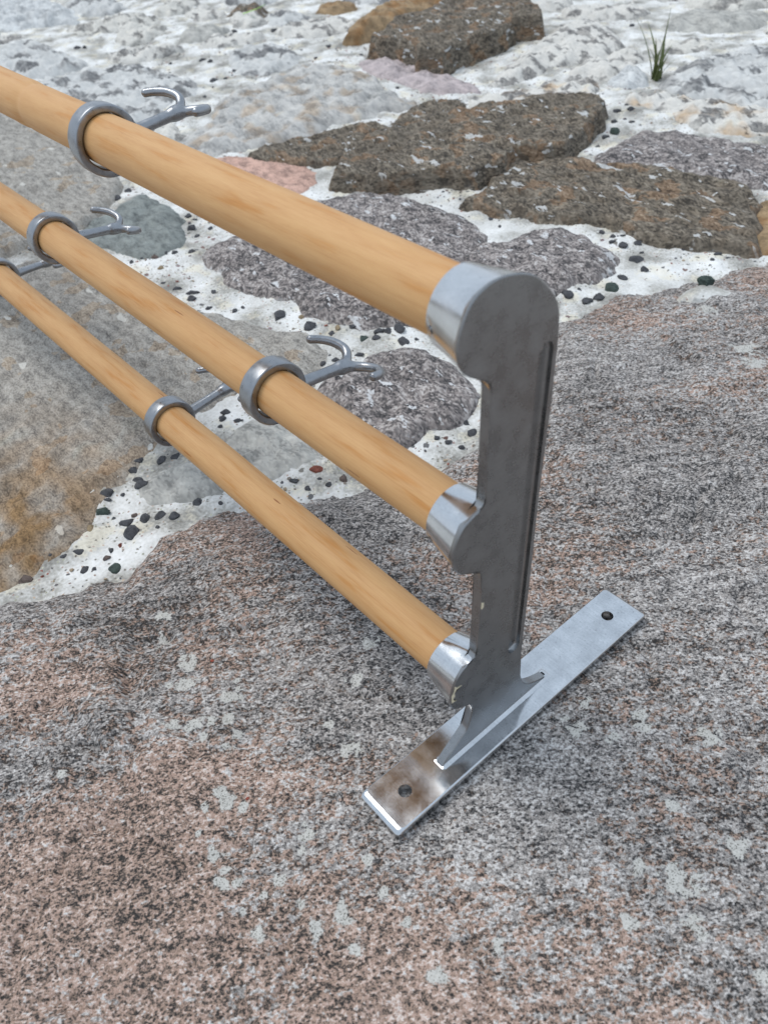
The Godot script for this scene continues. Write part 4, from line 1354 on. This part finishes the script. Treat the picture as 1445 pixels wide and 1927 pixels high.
func plate_mesh() -> ArrayMesh:
	var zc := 0.07386
	var hl := 0.1
	var hw := 0.01503
	var tall := 0.0073
	var rings := []
	# y, inset in x, inset in z
	for k in [[-tall, 0.0008, 0.0008], [-tall + 0.0007, 0.0002, 0.0002], [-0.0016, 0.0, 0.0], [-0.0009, 0.0002, 0.0006], [-0.0003, 0.0005, 0.0022], [0.0, 0.0010, 0.0034]]:
		var pts := PackedVector2Array()    # x, z
		var cr := 0.0024
		for corner in 4:
			var sx: float = [1, -1, -1, 1][corner]
			var sz: float = [1, 1, -1, -1][corner]
			for j in 5:
				var t := PI / 2 * (corner + j / 4.0)
				pts.append(Vector2(sx * (hw - k[1] - cr) + cr * cos(t), zc + sz * (hl - k[2] - cr) + cr * sin(t)))
		rings.append([k[0], pts])
	var s := Solid.new()
	var up := func(pts: PackedVector2Array, y: float) -> PackedVector3Array:
		var o := PackedVector3Array()
		for q in pts:
			o.append(Vector3(q.x, y, q.y))
		return o
	for i in rings.size() - 1:
		s.loft(up.call(rings[i + 1][1], rings[i + 1][0]), up.call(rings[i][1], rings[i][0]), 1 if i < 2 else 2)
	# the top and underside are cut along x = 0, through both holes
	for side in 2:
		var edge: PackedVector2Array = rings[5][1] if side == 0 else rings[0][1]
		var y: float = 0.0 if side == 0 else -tall
		var far_z := 1e9
		var near_z := -1e9
		for q in edge:
			far_z = minf(far_z, q.y)
			near_z = maxf(near_z, q.y)
		for sx in [1.0, -1.0]:
			var poly := PackedVector2Array()
			poly.append(Vector2(0, near_z))
			var mine := []
			for q in edge:
				if q.x * sx > 0:
					mine.append(q)
			mine.sort_custom(func(a, b): return a.y > b.y if absf(a.y - b.y) > 1e-7 else a.x * sx < b.x * sx)
			var keep := PackedVector2Array()
			for q in mine:
				keep.append(q)
			poly.append_array(keep)
			poly.append(Vector2(0, far_z))
			for hz in [-0.0082, 0.1557]:
				for j in 13:
					var t := PI * j / 12.0
					poly.append(Vector2(sx * 0.0036 * sin(t), hz - 0.0036 * cos(t)))
			s.face(poly, func(q: Vector2) -> Vector3: return Vector3(q.x, y, q.y), 4 + side, Vector3.UP if side == 0 else Vector3.DOWN)
	for hz in [-0.0082, 0.1557]:
		var a := PackedVector3Array()
		var b := PackedVector3Array()
		for j in 24:
			var t := PI * j / 12.0
			a.append(Vector3(0.0036 * sin(t), 0, hz - 0.0036 * cos(t)))
			b.append(Vector3(0.0036 * sin(t), -tall, hz - 0.0036 * cos(t)))
		var nrm := (a[1] - a[0]).cross(b[0] - a[0])
		if nrm.dot(Vector3(0, 0, hz) - a[0]) > 0:
			s.loft(a, b, 8)
		else:
			s.loft(b, a, 8)
	return s.commit(mats.polished)


func weld_mesh() -> ArrayMesh:
	# fillet round the foot of the post
	var s := Solid.new()
	var rings := []
	for k in [[0.0, 0.0020], [0.0002, 0.0011], [0.0006, 0.0005], [0.0013, 0.0001], [0.0015, -0.001]]:
		var pts := PackedVector3Array()
		var x0: float = XF - THICK - k[1]
		var x1: float = XF + k[1]
		var z0: float = 0.0500 - k[1] * 1.3
		var z1: float = 0.1310 + k[1] * 1.3
		var cr := maxf(0.0005, k[1])
		for corner in 4:
			var cx: float = [x1 - cr, x0 + cr, x0 + cr, x1 - cr][corner]
			var cz: float = [z1 - cr, z1 - cr, z0 + cr, z0 + cr][corner]
			for j in 5:
				var t := PI / 2 * (corner + j / 4.0)
				pts.append(Vector3(cx + cr * cos(t), k[0] + 0.00005, cz + cr * sin(t)))
		# long sides get a few more points, slightly uneven as a weld is
		rings.append(pts)
	for i in rings.size() - 1:
		s.loft(rings[i + 1], rings[i], 1)
	return s.commit(mats.polished)


func rod_mesh(i: int) -> ArrayMesh:
	var rod: Array = ROD[i]
	var nu := 48
	var nv := 420
	var x1: float = XF - SOCKET[i][0] + 0.004
	var x0: float = x1 - ROD_LENGTH + 2.0 * SOCKET[i][0] - 0.008
	var wob := noise(800 + i, 3.0, FastNoiseLite.TYPE_SIMPLEX_SMOOTH, 3)
	var vs := PackedVector3Array()
	var ns := PackedVector3Array()
	var us := PackedVector2Array()
	var ix := PackedInt32Array()
	var rs := PackedFloat32Array()
	for v in nv + 1:
		var x := lerpf(x0, x1, float(v) / nv)
		var r: float = rod[2] + 0.00022 * wob.get_noise_1d(x)
		if i == 0:
			# a worn groove and a soft swelling beside the ring
			r -= 0.0008 * exp(-pow((x + 0.388) / 0.004, 2.0))
			r += 0.00025 * exp(-pow((x + 0.40) / 0.008, 2.0)) + 0.0002 * exp(-pow((x + 0.262) / 0.012, 2.0))
		var keep := 1.0 - smoothstep(0.0, 0.2, absf(x - (x0 + x1) / 2.0) - (x1 - x0) / 2.0 + 0.2)
		var cy: float = rod[0] + 0.0006 * wob.get_noise_2d(x, 5.0) * keep
		var cz: float = rod[1] + 0.0006 * wob.get_noise_2d(x, 9.0) * keep
		rs.append(r)
		for u in nu + 1:
			var t := TAU * u / nu
			var d := Vector3(0, cos(t), sin(t))
			vs.append(Vector3(x, cy, cz) + d * r)
			ns.append(d)
			us.append(Vector2((x - x0) * 0.95 + i * 0.31, float(u) / nu + i * 0.37))
	for v in range(1, nv):
		var slope := (rs[v + 1] - rs[v - 1]) / (2.0 * (x1 - x0) / nv)
		for u in nu + 1:
			var k := v * (nu + 1) + u
			ns[k] = (ns[k] - Vector3(slope, 0, 0)).normalized()
	for v in nv:
		for u in nu:
			var a := v * (nu + 1) + u
			var b := a + 1
			var c := a + nu + 2
			var d := a + nu + 1
			ix.append_array(PackedInt32Array([a, c, b, a, d, c]))
	var arrays := []
	arrays.resize(Mesh.ARRAY_MAX)
	arrays[Mesh.ARRAY_VERTEX] = vs
	arrays[Mesh.ARRAY_NORMAL] = ns
	arrays[Mesh.ARRAY_TEX_UV] = us
	arrays[Mesh.ARRAY_INDEX] = ix
	var m := ArrayMesh.new()
	m.add_surface_from_arrays(Mesh.PRIMITIVE_TRIANGLES, arrays)
	m.surface_set_material(0, mats.wood)
	return m


func ring_mesh(rod_radius: float) -> ArrayMesh:
	# a flat band with rounded edges
	var inner := rod_radius + 0.0009
	var outer := inner + 0.0044
	var hw := 0.0053
	var prof := PackedVector2Array()      # x, radius
	var cr := 0.0009
	for corner in 4:
		var sx: float = [1, -1, -1, 1][corner]
		var cy: float = [outer - cr, outer - cr, inner + cr, inner + cr][corner]
		for j in 4:
			var t := PI / 2 * (corner + j / 3.0)
			prof.append(Vector2(sx * (hw - cr) + cr * cos(t), cy + cr * sin(t)))
	var s := Solid.new()
	var nu := 72
	var lump := noise(880, 160.0, FastNoiseLite.TYPE_SIMPLEX_SMOOTH, 2)
	var rings := []
	for u in nu:
		var t := TAU * u / nu
		var pts := PackedVector3Array()
		for q in prof:
			var p := Vector3(q.x, q.y * cos(t), q.y * sin(t))
			pts.append(p + Vector3(0, cos(t), sin(t)) * 0.00018 * lump.get_noise_3dv(p))
		rings.append(pts)
	for u in nu:
		s.loft(rings[u], rings[(u + 1) % nu], 1)
	return outward(s, mats.silver)


func hook_arm() -> ArrayMesh:
	# stem and two curled prongs, blended into one casting. Stem runs to -z.
	var stem := [[0, 0, -16, 3.8], [0, 0.3, -26, 3.4], [0, 0.5, -36, 3.3], [0, 0.5, -46, 3.4]]
	var up := [[0, 0.5, -45, 2.9], [-3.5, 1.9, -51.5, 2.8], [-9, 4.6, -54.8, 2.7], [-15.8, 7.0, -52.4, 2.6], [-21, 8.2, -47.6, 2.45], [-24.5, 8.6, -42.4, 2.45]]
	var low := [[0, 0.5, -45, 2.9], [3.2, 0.0, -52.5, 2.8], [8.5, 0.3, -56.8, 2.7], [15.5, 1.8, -57.6, 2.6], [21.5, 3.6, -54.6, 2.55], [25.3, 5.2, -50, 2.5], [26.6, 6.2, -45.5, 2.5]]
	var chains := []
	for chain in [stem, up, low]:
		var fine := []
		for i in chain.size() - 1:
			for k in 5:
				var t := k / 5.0
				var q := PackedFloat32Array()
				for c in 4:
					q.append(cubic_interpolate(chain[i][c], chain[i + 1][c], chain[maxi(i - 1, 0)][c], chain[mini(i + 2, chain.size() - 1)][c], t))
				fine.append(q)
		fine.append(PackedFloat32Array(chain[chain.size() - 1]))
		var bones := []
		for i in fine.size() - 1:
			var a: PackedFloat32Array = fine[i]
			var b: PackedFloat32Array = fine[i + 1]
			bones.append([Vector3(a[0], a[1], a[2]), Vector3(b[0], b[1], b[2]), a[3], b[3]])
		chains.append(bones)
	var lump := noise(890, 0.16, FastNoiseLite.TYPE_SIMPLEX_SMOOTH, 2)
	return surface_net(chains, Vector3(-30, -6, -63), Vector3(32, 14, -11), 0.7, 3.0, lump, 0.07, mats.silver)


func surface_net(chains: Array, lo: Vector3, hi: Vector3, cell: float, blend: float, lump: FastNoiseLite, lump_by: float, mat: Material) -> ArrayMesh:
	# millimetres in, metres out
	var nx := int((hi.x - lo.x) / cell) + 2
	var ny := int((hi.y - lo.y) / cell) + 2
	var nz := int((hi.z - lo.z) / cell) + 2
	var f := PackedFloat32Array()
	f.resize(nx * ny * nz)
	f.fill(9.0)
	var reach := 3.0
	for bones in chains:
		var g := PackedFloat32Array()
		g.resize(f.size())
		g.fill(9.0)
		for b in bones:
			var p0: Vector3 = b[0]
			var p1: Vector3 = b[1]
			var big: float = maxf(b[2], b[3]) + reach
			var m0 := ((p0.min(p1) - Vector3.ONE * big - lo) / cell).floor().max(Vector3.ZERO)
			var m1 := ((p0.max(p1) + Vector3.ONE * big - lo) / cell).ceil()
			var e := p1 - p0
			var inv := 1.0 / e.length_squared()
			for k in range(int(m0.z), mini(int(m1.z) + 1, nz)):
				for j in range(int(m0.y), mini(int(m1.y) + 1, ny)):
					for i in range(int(m0.x), mini(int(m1.x) + 1, nx)):
						var q := lo + Vector3(i, j, k) * cell
						var t := clampf((q - p0).dot(e) * inv, 0.0, 1.0)
						var d: float = q.distance_to(p0 + e * t) - lerpf(b[2], b[3], t)
						var at := (k * ny + j) * nx + i
						g[at] = minf(g[at], d)
		for at in f.size():
			if g[at] < 8.0:
				var o := f[at]
				var h := maxf(blend - absf(o - g[at]), 0.0) / blend
				f[at] = minf(o, g[at]) - (h * h * blend * 0.25 if o < 8.0 else 0.0)
	for k in nz:
		for j in ny:
			for i in nx:
				var at := (k * ny + j) * nx + i
				if absf(f[at]) < 2.5:
					f[at] += lump_by * lump.get_noise_3dv(lo + Vector3(i, j, k) * cell)
	var ids := PackedInt32Array()
	ids.resize(nx * ny * nz)
	ids.fill(-1)
	var vs := PackedVector3Array()
	var ns := PackedVector3Array()
	var ix := PackedInt32Array()
	var step := [1, nx, nx * ny]
	for k in nz - 1:
		for j in ny - 1:
			for i in nx - 1:
				var at := (k * ny + j) * nx + i
				var v := [f[at], f[at + 1], f[at + nx], f[at + nx + 1], f[at + nx * ny], f[at + nx * ny + 1], f[at + nx * ny + nx], f[at + nx * ny + nx + 1]]
				var neg := 0
				for c in 8:
					if v[c] < 0: neg += 1
				if neg == 0 or neg == 8:
					continue
				var sum := Vector3.ZERO
				var count := 0
				for c in 8:
					for ax in 3:
						var bit := 1 << ax
						if c & bit:
							continue
						var c2 := c | bit
						if (v[c] < 0) != (v[c2] < 0):
							var t: float = v[c] / (v[c] - v[c2])
							var p := Vector3(c & 1, (c >> 1) & 1, (c >> 2) & 1)
							p[ax] += t
							sum += p
							count += 1
				ids[at] = vs.size()
				vs.append((lo + (Vector3(i, j, k) + sum / count) * cell) * 0.001)
				ns.append(Vector3(v[1] + v[3] + v[5] + v[7] - v[0] - v[2] - v[4] - v[6], v[2] + v[3] + v[6] + v[7] - v[0] - v[1] - v[4] - v[5], v[4] + v[5] + v[6] + v[7] - v[0] - v[1] - v[2] - v[3]).normalized())
	for k in range(1, nz - 1):
		for j in range(1, ny - 1):
			for i in range(1, nx - 1):
				var at := (k * ny + j) * nx + i
				for ax in 3:
					var a := f[at]
					var b := f[at + step[ax]]
					if (a < 0) == (b < 0):
						continue
					var s1: int = step[(ax + 1) % 3]
					var s2: int = step[(ax + 2) % 3]
					var q := [ids[at], ids[at - s1], ids[at - s1 - s2], ids[at - s2]]
					if q[0] < 0 or q[1] < 0 or q[2] < 0 or q[3] < 0:
						continue
					if a < 0:
						ix.append_array(PackedInt32Array([q[0], q[2], q[1], q[0], q[3], q[2]]))
					else:
						ix.append_array(PackedInt32Array([q[0], q[1], q[2], q[0], q[2], q[3]]))
	var arrays := []
	arrays.resize(Mesh.ARRAY_MAX)
	arrays[Mesh.ARRAY_VERTEX] = vs
	arrays[Mesh.ARRAY_NORMAL] = ns
	arrays[Mesh.ARRAY_INDEX] = ix
	var m := ArrayMesh.new()
	m.add_surface_from_arrays(Mesh.PRIMITIVE_TRIANGLES, arrays)
	m.surface_set_material(0, mat)
	return m


# ---------------------------------------------------------------- small plants

func blade_mesh(length: float, width: float, lean: Vector3, droop: float, mat: Material) -> ArrayMesh:
	# a folded, tapering blade with thickness, rooted at the origin
	var s := Solid.new()
	var n := 9
	var rings := []
	var across := lean.cross(Vector3.UP).normalized()
	for i in n + 1:
		var t := float(i) / n
		var p := Vector3.UP * length * (t - droop * 0.5 * t * t) + lean * length * (t * 0.35 + droop * t * t)
		var w := width * (1.0 - pow(t, 2.2)) * 0.5 + 0.0001
		var out := lean.normalized() * 0.0004
		rings.append(PackedVector3Array([p - across * w, p - out, p + across * w, p + out]))
	for i in n:
		s.loft(rings[i], rings[i + 1], 1)
	s.fan(rings[n], (rings[n][0] + rings[n][2]) / 2.0, 2)
	s.fan(rings[0], (rings[0][0] + rings[0][2]) / 2.0, 2, true)
	return outward(s, mat)


func build_plants() -> void:
	var tuft := Node3D.new()
	tuft.name = "grass_tuft"
	tuft.position = Vector3(-0.628, -0.012, -0.945)
	tag(tuft, "small tuft of green grass growing from a hole in the mortar", "grass")
	add_child(tuft)
	for k in [[0.105, 0.0035, 0.3, 0.2, 0.06], [0.075, 0.0045, 1.2, 0.7, 0.25], [0.06, 0.004, -2.2, 0.8, 0.2], [0.07, 0.005, -1.0, 0.3, 0.1], [0.045, 0.005, 2.4, 0.5, 0.2], [0.05, 0.0045, 0.2, 0.5, 0.3], [0.035, 0.005, -0.4, 0.7, 0.4], [0.095, 0.004, 2.9, 0.6, 0.3], [0.085, 0.004, -2.7, 0.9, 0.35], [0.07, 0.004, 0.9, 1.0, 0.4], [0.055, 0.005, -1.6, 0.9, 0.4], [0.06, 0.004, 1.9, 0.8, 0.3]]:
		var lean: Vector3 = Vector3(cos(k[2]), 0, sin(k[2])) * k[3]
		var o := put("blade", blade_mesh(k[0], k[1], lean, k[4], mats.grass), tuft)
		o.position = Vector3(cos(k[2] * 3.0), 0, sin(k[2] * 3.0)) * 0.006
	var leaf := put("leaf", blade_mesh(0.062, 0.011, Vector3(0, 0, 0.2), 0.3, mats.leaf), self)
	leaf.transform = Transform3D(Basis(Vector3(0.8, 0, 0.6), Vector3(0.6, 0.1, -0.8).normalized(), Vector3(0.8, 0, 0.6).cross(Vector3(0.6, 0.1, -0.8).normalized())), Vector3(-1.60, 0.004, -0.80))
	tag(leaf, "bright green blade of a leaf lying on pale mortar", "leaf")
